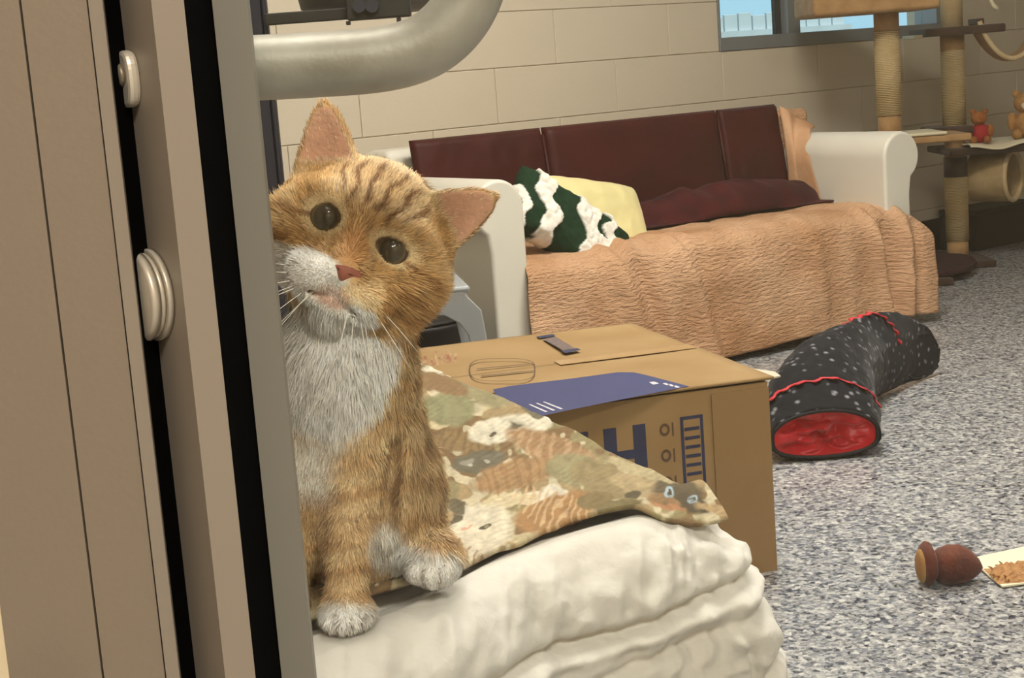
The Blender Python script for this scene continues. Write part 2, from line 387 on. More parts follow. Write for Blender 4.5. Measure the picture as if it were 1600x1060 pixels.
# dark post with bracket and round tray
dpost = mat('dark_blue_grey_steel', '3d3d48', .4, metal=.3, var=.15, vscale=10)
dblk = mat('dark_grey_plastic', '2b2925', .55, var=.25, vscale=20)
yp = 2.3
xp0 = on_y(388, 0, yp); xp1 = on_y(417, 0, yp)
po = thing('steel_post', 'dark blue grey steel post behind the cat next to the frame', 'post', (float((xp0[0]+xp1[0])/2), yp, 0))
hw_ = float((xp1[0]-xp0[0])/2)
put('upright', box((-hw_, -.012, 0), (hw_*.45, .012, 2.1), .003), dpost, po)
put('edge_tube', box((hw_*.45, -.016, 0), (hw_, .004, 2.1), .003), dpost, po)
put('foot_plate', box((-.05, -.05, 0), (.05, .05, .008), .002), dpost, po)
def ly(px, py, y=yp-.02): 
    p = on_y(px, py, y); return Vector((p[0], p[1], p[2]))
br = thing('swivel_tray_bracket', 'dark bracket arm with a round tray at the top edge above the handle', 'bracket')
a0, a1 = ly(415, 31), ly(640, 24)
put('arm', box((a0.x, yp-.03, a0.z-.008), (a1.x, yp-.012, a0.z+.008), .002), dblk, br)
c0 = ly(580, 8, yp+.1)
tr_ = put('tray', lathe([(0, -.006), (.085, -.012), (.103, 0), (.106, .016), (.1, .016), (.09, .004), (0, .004)], 40), mat('dark_grey_tray', '4a4843', .5, var=.3, vscale=12), br, c0)
b0, b1 = ly(546, 34), ly(640, -26)
hs = put('clamp_housing', box((b0.x, yp-.06, b0.z), (b1.x, yp-.031, b1.z), .003), dblk, br)
for px in (548, 626):
    q = ly(px, 40); put('pin', box((q.x-.003, yp-.058, q.z), (q.x+.003, yp-.05, b0.z), .001), dblk, hs)
for px in (562, 582):
    q = ly(px, 10, yp-.062); put('knob', tube([(q.x, yp-.06, q.z), (q.x, yp-.075, q.z)], .009, 16), dpost, hs)
put('clamp_plate', box((ly(570, 0).x, yp-.066, ly(0, 18).z), (ly(576, 0).x, yp-.06, ly(0, -10).z)), nick, hs)
q = ly(660, 4, yp+.08)
put('tray_liner', lathe([(0, 0), (.088, 0), (.09, .004), (0, .005)], 40), mat('blue_tray_liner', '2d4a63', .5, var=.2), br, c0+Vector((0, 0, .0045)))
# ------------------------------------------------------------------ couch
STH = math.radians(57); S = np.array([math.sin(STH), math.cos(STH), 0]); T = np.array([-S[1], S[0], 0])
SL = 1.72; SFL = np.array([1.47, 5.65, 0])-SL*S
SROT = math.atan2(S[1], S[0])
def sp(a, d, z): return np.asarray(SFL+S*a+T*d+np.array([0, 0, z]))
vinyl = mat('ivory_vinyl', 'dcd6c8', .5, var=.05, vscale=5, bump=.08, bscale=60)
so = thing('couch', 'ivory couch with rolled arms under a peach bedspread', 'couch', tuple(SFL), SROT)
put('base', box((-.03, .03, .05), (SL-.10, .74, .30), .02), vinyl, so)
put('seat', box((.035, .03, .30), (SL-.15, .60, .405), .03, 3), vinyl, so)
put('backrest', box((-.08, .59, .28), (SL-.02, .75, .765), .03, 3), vinyl, so)
def arm(side):
    r = .088; cz = .592; w = .075; cx = .013
    pts = []
    n = 26
    for k in range(n+1):
        a = math.radians(-58+238*k/n); pts.append((cx+r*math.cos(a), cz+r*math.sin(a)))
    pts = pts+[(-w, .05), (.05, .05), (.05, .46)]
    xo = -.03 if side < 0 else SL-.085
    me = prism(pts, 0, .64, .012, 'armrest', axes=((side, 0, 0), (0, 0, 1), (0, 1, 0), (xo, 0, 0)), seg=3, smooth=True); return me
for s_ in (-1, 1): put('armrest', arm(s_), vinyl, so)
ft = mat('couch_foot_wood', '3a281a', .6, var=.2)
for x in (-.02, SL-.08):
    for y in (.06, .68): put('foot', box((x-.025, y-.025, 0), (x+.025, y+.025, .05), .004), ft, so)

# peach bedspread ------------------------------------------------------
pm = mat('peach_seersucker', 'd3a986', .85, c2='b68862', vscale=4, spec=.15)
nt = pm.node_tree; b = nt.nodes['Principled BSDF']
uvn = nt.nodes.new('ShaderNodeTexCoord'); mp = nt.nodes.new('ShaderNodeMapping'); mp.inputs['Scale'].default_value = (38, 112, 1)
nz = nt.nodes.new('ShaderNodeTexNoise'); nz.inputs['Scale'].default_value = 1.; nz.inputs['Detail'].default_value = 3; nz.inputs['Roughness'].default_value = .6
bp = nt.nodes.new('ShaderNodeBump'); bp.inputs['Strength'].default_value = 1.0; bp.inputs['Distance'].default_value = .016
nt.links.new(uvn.outputs['UV'], mp.inputs[0]); nt.links.new(mp.outputs[0], nz.inputs['Vector']); nt.links.new(nz.outputs['Fac'], bp.inputs['Height']); nt.links.new(bp.outputs[0], b.inputs['Normal'])
prof = [(.66, .735), (.63, .766), (.60, .768), (.578, .745), (.550, .60), (.52, .46), (.48, .425), (.30, .425), (.10, .428), (.02, .42), (-.022, .385), (-.034, .30), (-.04, .16), (-.045, .035)]
pp = np.array(prof); seg = np.r_[0, np.cumsum(np.linalg.norm(np.diff(pp, axis=0), axis=1))]; LT = seg[-1]
NV, NU = 170, 300
v = np.linspace(0, LT, NV); dd = np.interp(v, seg, pp[:, 0]); zz = np.interp(v, seg, pp[:, 1])
for _ in range(4):
    dd[1:-1] = (dd[:-2]+2*dd[1:-1]+dd[2:])/4; zz[1:-1] = (zz[:-2]+2*zz[1:-1]+zz[2:])/4
drop = sstep(seg[9], seg[11], v)                     # 0 on seat, 1 on the front fall
fall = np.clip((v-seg[9])/(LT-seg[9]), 0, 1)
u = np.linspace(0, 1, NU)
a_l = .048-.035*sstep(seg[8], seg[11], v); a_r = SL-.152+.165*sstep(seg[9]-.02, seg[11], v)
a_r = np.where(v < seg[5], a_r+.14*sstep(seg[5]-.12, seg[3], v), a_r); a_l = np.where(v < seg[5], .04+0*a_l, a_l)
A = a_l[:, None]+(a_r-a_l)[:, None]*u[None, :]
Q = np.stack([A*3, np.repeat(v[:, None], NU, 1)*.35, np.zeros_like(A)], -1)
ph = A*2*np.pi
folds = (.5*np.sin(ph*3.1+1.2*vnoise(Q, 1.3, 3)*3)+.5*np.sin(ph*5.3+2+3*vnoise(Q, 1.7, 5)))
wr = fbm(np.stack([A*7, v[:, None]*7+0*A, 0*A], -1), 1., 9, 4)
big = sum(h*np.exp(-((A-c-k*fall[:, None])/w)**2) for c, w, h, k in [(.33, .035, .030, .10), (.42, .03, -.028, .12), (.60, .03, .018, .10), (.66, .03, -.015, .10), (1.18, .03, .012, .02), (1.44, .025, .03, .06), (1.50, .025, -.028, .06), (1.60, .025, .032, -.02), (1.66, .02, -.02, -.02)])
amp = (.010*drop*(.3+.7*fall))[:, None]
Dp = dd[:, None]-(folds*amp+wr*(.004+.004*drop[:, None])+big*drop[:, None]*1.0)-.008*drop[:, None]
Zp = zz[:, None]+(1-drop[:, None])*(np.abs(wr)*.010+.6*np.abs(big)*sstep(.25, .05, dd)[:, None])*(zz < .5)[:, None]
Zp = Zp+.012*np.sin(A*5+1)*fall[:, None]**3
back_side = (v < seg[5]+.02)[:, None]*sstep(1.535, 1.575, A); Dp = Dp-back_side*.055
keep_arm = sstep(SL-.165, SL-.12, A)*drop[:, None]; Dp = Dp-keep_arm*.018
PT = SFL[None, None]+S*A[..., None]+T*Dp[..., None]+np.array([0, 0, 1.])*np.maximum(Zp, .012)[..., None]
me = grid(PT, 'bedspread')
uv = me.uv_layers.new(name='UVMap'); li = np.zeros(len(me.loops), np.int32); me.loops.foreach_get('vertex_index', li)
UVv = np.stack([A.ravel(), np.repeat(v, NU)], 1)[li]; uv.data.foreach_set('uv', UVv.astype(np.float32).ravel())
bs = tag(put('bedspread', me, pm), 'peach seersucker bedspread draped over the couch seat and front', 'bedspread'); thick(bs, .003, 0)

rows = [((1.545, .50, .785), (1.70, .48, .695)), ((1.542, .48, .70), (1.615, .42, .692)), ((1.540, .465, .58), (1.551, .36, .58)), ((1.53, .45, .438), (1.549, .31, .442))]
tt_ = np.linspace(0, 3, 40); nu_ = 24; L_ = np.array([r_[0] for r_ in rows]); R_ = np.array([r_[1] for r_ in rows])
Lp = np.stack([np.interp(tt_, range(4), L_[:, k]) for k in range(3)], 1); Rp = np.stack([np.interp(tt_, range(4), R_[:, k]) for k in range(3)], 1)
for _ in range(5):
    Lp[1:-1] = (Lp[:-2]+2*Lp[1:-1]+Lp[2:])/4; Rp[1:-1] = (Rp[:-2]+2*Rp[1:-1]+Rp[2:])/4
uu_ = np.linspace(0, 1, nu_)[None, :, None]; G_ = Lp[:, None]*(1-uu_)+Rp[:, None]*uu_
G_[..., 1] -= .010*np.sin(uu_[..., 0]*9)*np.ones((40, 1)); PG = SFL+S*G_[..., :1]+T*G_[..., 1:2]+np.array([0, 0, 1.])*G_[..., 2:3]
sf_ = put('side_fold', grid(PG, 'side_fold'), mat('peach_cloth_fold', 'd3a986', .85, c2='b68862', vscale=4, spec=.15, bump=.5, bscale=60), bs); thick(sf_, .004, 0)

# maroon folding mat on the back ---------------------------------------
maro = mat('maroon_vinyl', '431311', .55, c2='35100f', vscale=4, bump=.12, bscale=25, spec=.22)
mt = thing('folding_mat', 'dark maroon three panel mat leaning on the couch back', 'mat', tuple(SFL), SROT)
def cushion(nx, nz, w, h, t, puff, seed, edge=.35):
    """pillow-like slab: width w (x), height h (z), thickness t (y, front is -y)"""
    x = np.linspace(-1, 1, nx); z = np.linspace(-1, 1, nz); X, Z = np.meshgrid(x, z, indexing='ij')
    e = np.clip((1-np.abs(X)**4)*(1-np.abs(Z)**4), 0, 1)**edge
    nzv = fbm(np.stack([X*w*8, Z*h*8, X*0+seed], -1), 1., seed, 3)
    Y = t/2*e*(1+puff*nzv)
    f = np.stack([X*w/2, -Y, Z*h/2], -1); bk = np.stack([X*w/2, Y, Z*h/2], -1)
    n, m = nx, nz; idx = np.arange(n*m).reshape(n, m)
    F = np.stack([idx[:-1, :-1], idx[1:, :-1], idx[1:, 1:], idx[:-1, 1:]], -1).reshape(-1, 4)
    V = np.concatenate([f.reshape(-1, 3), bk.reshape(-1, 3)]); G = F[:, ::-1]+n*m
    me = fastmesh('cushion', V, np.concatenate([F, G]))
    bm = bmesh.new(); bm.from_mesh(me); bmesh.ops.remove_doubles(bm, verts=bm.verts, dist=1e-5); bm.to_mesh(me); bm.free()
    me.polygons.foreach_set('use_smooth', [True]*len(me.polygons)); return me
tilt = math.radians(-9)
for a0, a1 in ((-.02, .49), (.495, 1.265), (1.27, 1.555)):
    o = put('mat_panel', cushion(40, 30, a1-a0, .39, .055, .12, int(a0*100)+40, .12), maro, mt, ((a0+a1)/2, .508, .600)); o.rotation_euler = (tilt, 0, 0)
    o.rotation_euler = (-tilt*-1, 0, 0)
put('fold_seam', tube([(.4925, .472, .44), (.4925, .527, .77)], .006, 8), maro, mt); put('fold_seam', tube([(1.2675, .472, .44), (1.2675, .527, .77)], .006, 8), maro, mt)
# crumpled maroon blanket on the seat
def blob_cloth(nx, ny, w, d, h, seed):
    x = np.linspace(-1, 1, nx); y = np.linspace(-1, 1, ny); X, Y = np.meshgrid(x, y, indexing='ij')
    e = np.clip(1-(np.abs(X)**3+np.abs(Y)**2.4), 0, 1)**.55
    q = np.stack([X*w*6, Y*d*6, 0*X], -1)
    Z = h*e*(.72+.16*fbm(q, .7, seed, 3)+.16*(1-np.abs(vnoise(q, .6, seed+4)))**2)
    jx = .02*vnoise(q, .7, seed+8); return grid(np.stack([X*w/2+jx, Y*d/2, Z+.0], -1), 'blanket')
o = put('crumpled_blanket', blob_cloth(120, 60, .88, .24, .125, 5), mat('maroon_fleece', '481417', .85, c2='330c0f', vscale=9, bump=.3, bscale=50, sheen=.05, spec=.2)); o.location = tuple(sp(1.13, .37, .442)); o.rotation_euler = (0, 0, SROT)
tag(o, 'crumpled maroon blanket lying on the couch seat against the mat', 'blanket'); thick(o, .004, -1)
# yellow cushion
yc = put('throw_cushion', cushion(46, 46, .37, .26, .11, .12, 12, .42), mat('pale_yellow_cotton', 'e0d296', .8, var=.08, vscale=6, bump=.12, bscale=30, sheen=.2))
yc.location = tuple(sp(.50, .26, .50)); yc.rotation_euler = (math.radians(-32), math.radians(12), SROT)
tag(yc, 'pale yellow square cushion leaning on the couch behind the crocheted pillow', 'cushion')
# green and white crochet pillow
me = cushion(110, 60, .45, .21, .12, .1, 21, .42)
V = np.zeros(len(me.vertices)*3, np.float32); me.vertices.foreach_get('co', V); V = V.reshape(-1, 3)
xx = V[:, 0]/.23; z_ = V[:, 2]/.125
zig = xx+.22*z_+.07*np.sin(z_*7)+.07*vnoise(V, 30, 2)
band = np.zeros(len(V))
for c, w in ((-.97, .07), (-.55, .13), (.22, .18), (.62, .09)):
    band = np.maximum(band, ((np.abs(zig-c) < w)).astype(float))
band = np.maximum(band, ((np.abs(zig-.42) < .14) & (np.abs(z_+.1+.2*xx) < .22)).astype(float))
g_ = np.array(lin('12301c')); wv = np.array(lin('e9e2d6'))
Cc = g_*(1-band[:, None])+wv*band[:, None]; Cc = Cc*(1+.18*vnoise(V, 90, 6))[:, None]
nl = np.zeros(len(me.vertices)*3, np.float32); me.vertices.foreach_get('normal', nl); nl = nl.reshape(-1, 3)
V = V+nl*((.004+.010*np.abs(vnoise(V, 45, 3)))*band+.003*vnoise(V, 60, 1)*(1-band))[:, None]
me.vertices.foreach_set('co', V.ravel().astype(np.float32)); me.update(); setcol(me, Cc)
cp_ = put('crochet_pillow', me, mat('crochet_wool', 'ffffff', .9, bump=.5, bscale=150, attr='Col', spec=.2))
cp_.location = tuple(sp(.285, .12, .492)); cp_.rotation_euler = (math.radians(-25), math.radians(36), SROT-.1)
tag(cp_, 'dark green and white crocheted pillow propped against the left couch arm', 'pillow')

# ------------------------------------------------------------------ stool and bin beside the couch
gp = mat('grey_glossy_plastic', 'a9adb0', .22, var=.05, spec=.6)
st_x, st_y = -.25, 4.12
stl = thing('plastic_stool', 'grey glossy plastic stool with arched sides behind the cat', 'stool', (st_x, st_y, 0), math.radians(8))
SWD, SH = .165, .462
def arch_side(y):
    out = [(-SWD-.035, 0), (-SWD-.004, .30)]
    for k in range(9):
        a = math.pi-math.pi*k/8; out.append(((SWD-.04+.0)*math.cos(a)*1.12, .345+.075*math.sin(a)))
    out = [(-SWD-.04, 0), (-SWD+.005, SH-.06), (-SWD+.05, SH-.008), (SWD-.05, SH-.008), (SWD-.005, SH-.06), (SWD+.04, 0)]
    inn = [(SWD+.0, 0), (SWD-.03, .26)]
    for k in range(9):
        a = math.pi*k/8; inn.append(((SWD-.036)*math.copysign(abs(math.cos(a))**.7, math.cos(a)), .30+.105*math.sin(a)))
    inn += [(-SWD+.03, .26), (-SWD, 0)]
    return prism(out+inn, y-.008, y+.008, .003, 'arch', axes=((1, 0, 0), (0, 0, 1), (0, 1, 0), (0, 0, 0)))
put('side_arch', arch_side(-.14), gp, stl); put('side_arch', arch_side(.14), gp, stl)
put('seat', box((-SWD+.03, -.15, SH-.012), (SWD-.03, .15, SH+.006), .008, 3), gp, stl)
for s_ in (-1, 1):
    put('side_panel', prism([(s_*(SWD-.006), SH-.06), (s_*(SWD-.05), SH-.01), (s_*(SWD-.056), SH-.016), (s_*(SWD-.014), SH-.064)], -.132, .132, 0, 'p', axes=((1, 0, 0), (0, 0, 1), (0, 1, 0), (0, 0, 0))), gp, stl)
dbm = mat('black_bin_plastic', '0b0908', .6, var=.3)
bn = thing('black_bin', 'low black bin in the shade behind the grey stool', 'bin', (-.30, 4.55, 0))
pr = [(0, .0), (.16, 0), (.188, .28), (.198, .292), (.198, .305), (.185, .305), (.175, .29), (.15, .02), (0, .02)]
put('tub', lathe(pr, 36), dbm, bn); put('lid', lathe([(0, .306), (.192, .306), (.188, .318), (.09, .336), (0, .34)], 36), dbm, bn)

# ------------------------------------------------------------------ cardboard box
cb = mat('corrugated_cardboard', 'a3865e', .8, c2='987a52', vscale=5, bump=.06, bscale=120, spec=.2)
cbs = mat('cardboard_inside_edge', '8e6a3f', .85)
ink = mat('navy_print', '2b3050', .6, var=.15, vscale=20); inkb = mat('blue_print', '363c6c', .55, var=.08, vscale=6); inkw = mat('white_print', 'c9c6cf', .6); inkd = mat('brown_print', '5d4531', .7)
BX = np.array([.48, 2.99]); e_r = np.array([-.258, .966]); e_f = np.array([-.966, -.258])
BW, BD, BH = .74, .775, .378
bx = thing('cardboard_box', 'large brown cardboard box with upside down navy lettering and blue panel', 'box', (BX[0], BX[1], 0), math.atan2(e_f[1], e_f[0])+math.pi)
# local: x to the right (from left end -BW to 0), y back
th_ = .006
put('front_wall', box((-BW, 0, 0), (0, th_, BH-.004), .001), cb, bx); put('back_wall', box((-BW, BD-th_, 0), (0, BD, BH-.004), .001), cb, bx)
put('end_wall', box((-th_, th_, 0), (0, BD-th_, BH-.004), .001), cb, bx); put('end_wall', box((-BW, th_, 0), (-BW+th_, BD-th_, BH-.004), .001), cb, bx)
put('bottom', box((-BW+th_, th_, 0), (-th_, BD-th_, th_)), cb, bx)
def flap(x0, x1, y0, y1, z, sag=.0, lift=0.):
    nx, ny = 24, 24; X, Y = np.meshgrid(np.linspace(x0, x1, nx), np.linspace(y0, y1, ny), indexing='ij')
    ty = (Y-y0)/(y1-y0); tx = (X-x0)/(x1-x0)
    Z = z-sag*np.sin(np.pi*tx)*np.sin(np.pi*ty)+lift*tx**3*0+.002*vnoise(np.stack([X*5, Y*5, X*0], -1), 1., 2)
    o = put('flap', grid(np.stack([X, Y, Z], -1), 'flap'), cb, bx); thick(o, .005, 1 if True else 0); return o
flap(-BW+.002, .012, -.004, BD/2-.003, BH, .006); flap(-BW+.002, .006, BD/2+.003, BD, BH, .006)
# short flap hanging open on the right end
put('open_flap', prism([(.001, .30), (.001, .04), (.055, .06), (.062, .10), (.04, .16)], BH-.012, BH-.009), mat('pale_flap_liner', 'cbbfa9', .8), bx)
put('tape_strip', box((-.30, BD/2-.025, BH+.0065), (.004, BD/2+.025, BH+.0072)), mat('clear_tape', 'b39063', .25), bx)
put('side_flap', box((-.118, -.005, .0), (.0, -.0012, BH-.014), .0008), mat('darker_cardboard', '96764c', .8, var=.06, vscale=6), bx)
# print on the front wall
def dec(lo, hi, m, name, par=bx): return put(name, box(lo, hi), m, par)
FY = -.0008
lt = bpy.data.objects.new('lettering', None)
def letter_H(x0, x1, z0, z1, sw):
    return [box((x0, FY, z0), (x0+sw, .0, z1)), box((x1-sw, FY, z0), (x1, .0, z1)), box((x0+sw, FY, (z0+z1)/2-sw*.35), (x1-sw, 0, (z0+z1)/2+sw*.35))]
put('letter_h', join('letter', letter_H(-.335, -.252, .215, .325, .025)), ink, bx)
def letter_D(x0, x1, z0, z1, sw):
    # flat side on the right because the box stands upside down
    out = [(x1, z0), (x1, z1)]; inn = []
    cx = x1-(x1-x0)*.45; rx = (x1-x0)*.55; rz = (z1-z0)/2; cz = (z0+z1)/2
    for k in range(17):
        a = math.pi/2+math.pi*k/16; out.append((cx+rx*math.cos(a), cz+rz*math.sin(a)))
    bm = bmesh.new(); n = 17
    V = []; F = []
    def ring(sc):
        r = [(x1-sc, z0+sc*.8), (x1-sc, z1-sc*.8)]
        for k in range(n):
            a = math.pi/2+math.pi*k/(n-1); r.append((cx+(rx-sc)*math.cos(a), cz+(rz-sc*.8)*math.sin(a)))
        return r
    o = ring(0); i = ring(sw); m = len(o)
    V = [(x, FY, z) for x, z in o]+[(x, FY, z) for x, z in i]
    for k in range(m): F.append((k, (k+1) % m, m+(k+1) % m, m+k))
    return mesh('letter', V, F, False)
put('letter_d', letter_D(-.462, -.365, .215, .325, .025), ink, bx)
def frame_rect(x0, x1, z0, z1, w): return [box((x0, FY, z0), (x1, 0, z0+w)), box((x0, FY, z1-w), (x1, 0, z1)), box((x0, FY, z0+w), (x0+w, 0, z1-w)), box((x1-w, FY, z0+w), (x1, 0, z1-w))]
tb = frame_rect(-.182, -.136, .11, .328, .006)
for k in range(11): tb.append(box((-.174, FY, .125+k*.0175), (-.144, 0, .131+k*.0175)))
put('printed_table', join('table', tb), ink, bx)
for k, z in enumerate((.308, .258, .205)):
    put('printed_icon', mesh('icon', [(-.214+r*math.cos(a)*.0105, FY, z+r*math.sin(a)*.0125) for r in (1, .55) for a in [2*math.pi*j/12 for j in range(12)]], [(j, (j+1) % 12, 12+(j+1) % 12, 12+j) for j in range(12)], False), inkd, bx)
    put('printed_icon', box((-.199, FY, z-.014), (-.196, 0, z+.012)), inkd, bx)
# print on the top flap
TZ = BH+.0058
def top_px(px, py):
    p = on_z(px, py, BH+.005)[:2]-BX; ang = bx.rotation_euler[2]; c, s = math.cos(-ang), math.sin(-ang)
    return (p[0]*c-p[1]*s, p[0]*s+p[1]*c)
def top_poly(pts, m, name):
    L = [top_px(*p) for p in pts]; return put(name, mesh(name, [(x, y, TZ+.0006*(1+0)) for x, y in L], [tuple(range(len(L)))], False), m, bx)
top_poly([(770, 610), (800, 604), (900, 592), (965, 583), (990, 583), (1012, 588), (1077, 605), (1000, 620), (900, 640), (844, 652), (790, 640)], inkb, 'printed_panel')
TZ += .0006
top_poly([(1014, 599), (1022, 598), (1030, 601), (1021, 603)], inkw, 'printed_mark')
for k in range(3): top_poly([(1035+k*8, 601+k*2), (1040+k*8, 600+k*2), (1047+k*8, 603+k*2), (1042+k*8, 604+k*2)], inkw, 'printed_mark')
for k in range(3): top_poly([(826+k*11, 634-k*2), (829+k*11, 633.5-k*2), (856+k*12, 645-k*2.2), (852+k*12, 646-k*2.2)], inkw, 'printed_line')
TZ -= .0006
def ring_px(cx, cy, rx, ry, w, a0=0, a1=360, n=28):
    V = []; F = []
    for k in range(n+1):
        a = math.radians(a0+(a1-a0)*k/n)
        for sc in (1, 1-w):
            x, y = top_px(cx+rx*sc*math.copysign(abs(math.cos(a))**.6, math.cos(a)), cy+ry*sc*math.copysign(abs(math.sin(a))**.6, math.sin(a))); V.append((x, y, TZ+.0006))
    for k in range(n): F.append((2*k, 2*k+1, 2*k+3, 2*k+2))
    return mesh('outline', V, F, False)
put('printed_outline', ring_px(785, 579, 52, 18, .035), inkd, bx)
for p in ([(745, 577), (745, 578.2), (832, 570), (832, 569)], [(752, 588), (752, 589.2), (834, 581), (834, 580)]): top_poly(p, inkd, 'printed_line')
top_poly([(838, 527), (864, 523), (868, 526), (843, 530)], ink, 'printed_bar'); top_poly([(876, 549), (902, 545), (908, 548), (884, 553)], ink, 'printed_bar')
top_poly([(848, 531), (868, 527), (898, 545), (880, 549)], mat('grey_print', '7d6a5c', .6, c2='5d5058', vscale=120), 'printed_bar')
# ------------------------------------------------------------------ fabric tunnel
tdk = mat('dark_speckled_quilting', '131419', .8, sheen=.1, bump=.4, bscale=45)
nt = tdk.node_tree; b = nt.nodes['Principled BSDF']; tc = nt.nodes.new('ShaderNodeTexCoord')
vo = nt.nodes.new('ShaderNodeTexVoronoi'); vo.inputs['Scale'].default_value = 36
rp = nt.nodes.new('ShaderNodeValToRGB'); e = rp.color_ramp.elements; e[0].position = .0; e[0].color = (*lin('b4b2ba'), 1); e[1].position = .30; e[1].color = (*lin('101116'), 1)
nzz = nt.nodes.new('ShaderNodeTexNoise'); nzz.inputs['Scale'].default_value = 6
mxx = nt.nodes.new('ShaderNodeMixRGB'); tdk.node_tree.nodes['Principled BSDF'].inputs['Specular IOR Level'].default_value = .15; mxx.inputs[2].default_value = (*lin('15171f'), 1)
nt.links.new(tc.outputs['Object'], vo.inputs['Vector']); nt.links.new(vo.outputs['Distance'], rp.inputs[0]); nt.links.new(tc.outputs['Object'], nzz.inputs['Vector']); mth = nt.nodes.new('ShaderNodeMath'); mth.operation = 'MULTIPLY'; mth.inputs[1].default_value = .7; nt.links.new(nzz.outputs['Fac'], mth.inputs[0]); nt.links.new(mth.outputs[0], mxx.inputs[0])
nt.links.new(rp.outputs[0], mxx.inputs[1]); nt.links.new(mxx.outputs[0], b.inputs['Base Color'])
red = mat('red_satin', 'cf1f2a', .38, c2='b3151f', vscale=9, sheen=.3); redt = mat('red_ribbon', 'c8313a', .6, bump=.3, bscale=120)
tn = thing('cat_tunnel', 'dark speckled fabric play tunnel with red lining bent on the floor', 'tunnel')
#            centre               axis(dir)          rx     rz
rings = [((.742, 3.79, .064), (.02, -1, 0), .129, .060), ((.745, 3.84, .078), (.02, -1, 0), .138, .076), ((.752, 3.90, .095), (.08, -1, 0), .141, .094), ((.772, 4.00, .112), (.2, -.97, 0), .142, .111),
         ((.815, 4.12, .121), (.34, -.94, 0), .142, .120), ((.875, 4.24, .124), (.5, -.87, 0), .140, .123), ((.935, 4.33, .116), (.55, -.83, 0), .122, .114), ((.99, 4.41, .121), (.6, -.8, 0), .140, .120), ((1.06, 4.49, .117), (.68, -.73, 0), .142, .116),
         ((1.12, 4.55, .104), (.72, -.69, 0), .138, .102), ((1.175, 4.60, .086), (.74, -.67, 0), .122, .084), ((1.21, 4.63, .068), (.75, -.66, 0), .092, .066)]
def interp_rings(k):
    out = []
    n = len(rings)
    arr = np.array([list(c)+[-x for x in d]+[rx, rz] for c, d, rx, rz in rings]); t = np.linspace(0, n-1, k)
    for j in range(8): out.append(np.interp(t, np.arange(n), arr[:, j]))
    A = np.stack(out, 1)
    for _ in range(3): A[1:-1] = (A[:-2]+2*A[1:-1]+A[2:])/4
    return A
def ring_frame(r):
    d = Vector(r[3:6]).normalized(); x = Vector((d.y, -d.x, 0)).normalized(); z = x.cross(d); return Vector(r[:3]), x, z, d
def tpt(r, a, sc=1., ins=0., rad=0.):
    c, x, z, d = ring_frame(r); ca, sa = math.cos(a), math.sin(a)
    k = 1.0
    zz_ = sa*(r[7]+rad); 
    if sa < 0: zz_ = math.copysign(abs(sa)**.55, sa)*(r[7]+rad)*.92
    p = c+x*(ca*(r[6]+rad)*sc)+z*(zz_*sc)+d*ins
    return p
A_ = interp_rings(70); NA = 96
def wob(i, a): return 1+.05*noise.noise(Vector((i*.14, math.cos(a)*2.2, math.sin(a)*2.2)))+.045*noise.noise(Vector((i*.5, math.cos(a)*5, math.sin(a)*5)))
PT = np.zeros((70, NA, 3))
for i in range(70):
    for k in range(NA):
        a = 2*math.pi*k/NA
        p = tpt(A_[i], a, wob(i, a)); p.z = max(p.z, .006); PT[i, k] = p
sh = put('shell', grid(PT, 'shell', True), tdk, tn); thick(sh, .006, 1)
# satin lining bulging near the mouth
PL = np.zeros((30, NA, 3))
for i in range(30):
    t = i/29; sc = .97*(1-t**1.6)
    for k in range(NA):
        a = 2*math.pi*k/NA; w = .018*t*noise.noise(Vector((math.cos(a)*sc*3.2, math.sin(a)*sc*3.2, 1.7)))*3+.010*math.sin(5*a+4*t)*t*(1-t)*3
        p = tpt(A_[0], a, sc, .035*math.sin(math.pi*min(t*1.2, 1)*.5)+w+.004); p.z = max(p.z, .01); PL[i, k] = p
put('lining', grid(PL, 'lining', True), red, tn)
put('mouth_rim', tube([tpt(A_[0], 2*math.pi*k/60, 1.0) for k in range(61)], .005, 8, False), mat('black_binding', '0c0b0c', .7), tn)
def ribbon(i0, a0, a1, name='ribbon'):
    V = []; F = []; n = 60
    for k in range(n+1):
        a = math.radians(a0+(a1-a0)*k/n); zg = .006*(1 if (k//3) % 2 else -1)
        r = A_[i0]
        for s_ in (-.008, .008): 
            p = tpt(r, a, wob(i0, a), s_+zg, .0105); V.append(p)
    for k in range(n): F.append((2*k, 2*k+1, 2*k+3, 2*k+2))
    o = put(name, mesh(name, V, F), redt, tn); thick(o, .003, 0); return o
ribbon(10, 8, 172); ribbon(43, 10, 155)

# ------------------------------------------------------------------ small toys on the floor
brn = mat('brown_plush', '6a3219', .85, c2='4e2210', vscale=22, bump=.5, bscale=120, sheen=.1)
tan_ = mat('tan_felt', 'b07a46', .9, c2='9a8246', vscale=30, bump=.4, bscale=140)
q0 = on_z(1432, 915, 0); q1 = on_z(1524, 908, 0)
ax = Vector((q1-q0)); ax.z = 0; Lx = ax.length; axn = ax.normalized()
ty = thing('plush_toy', 'brown pear shaped plush toy with tan end lying on the floor', 'toy', tuple(q0+np.array([0, -.004, 0])), math.atan2(axn.y, axn.x))
def bodyrev(prof, n=28, zc=.036, fl=.0):
    P = np.zeros((len(prof), n, 3))
    for i, (x, r) in enumerate(prof):
        for k in range(n):
            a = 2*math.pi*k/n; w = 1+.06*noise.noise(Vector((x*40, math.cos(a)*2, math.sin(a)*2)))
            P[i, k] = (x, r*math.cos(a)*w, zc*min(1, .72+r*8)+r*math.sin(a)*w)
    return grid(P, 'b', True)
put('body', bodyrev([(.028, .004), (.032, .022), (.040, .031), (.060, .037), (.082, .036), (.102, .027), (.116, .014), (.122, .003)]), brn, ty)
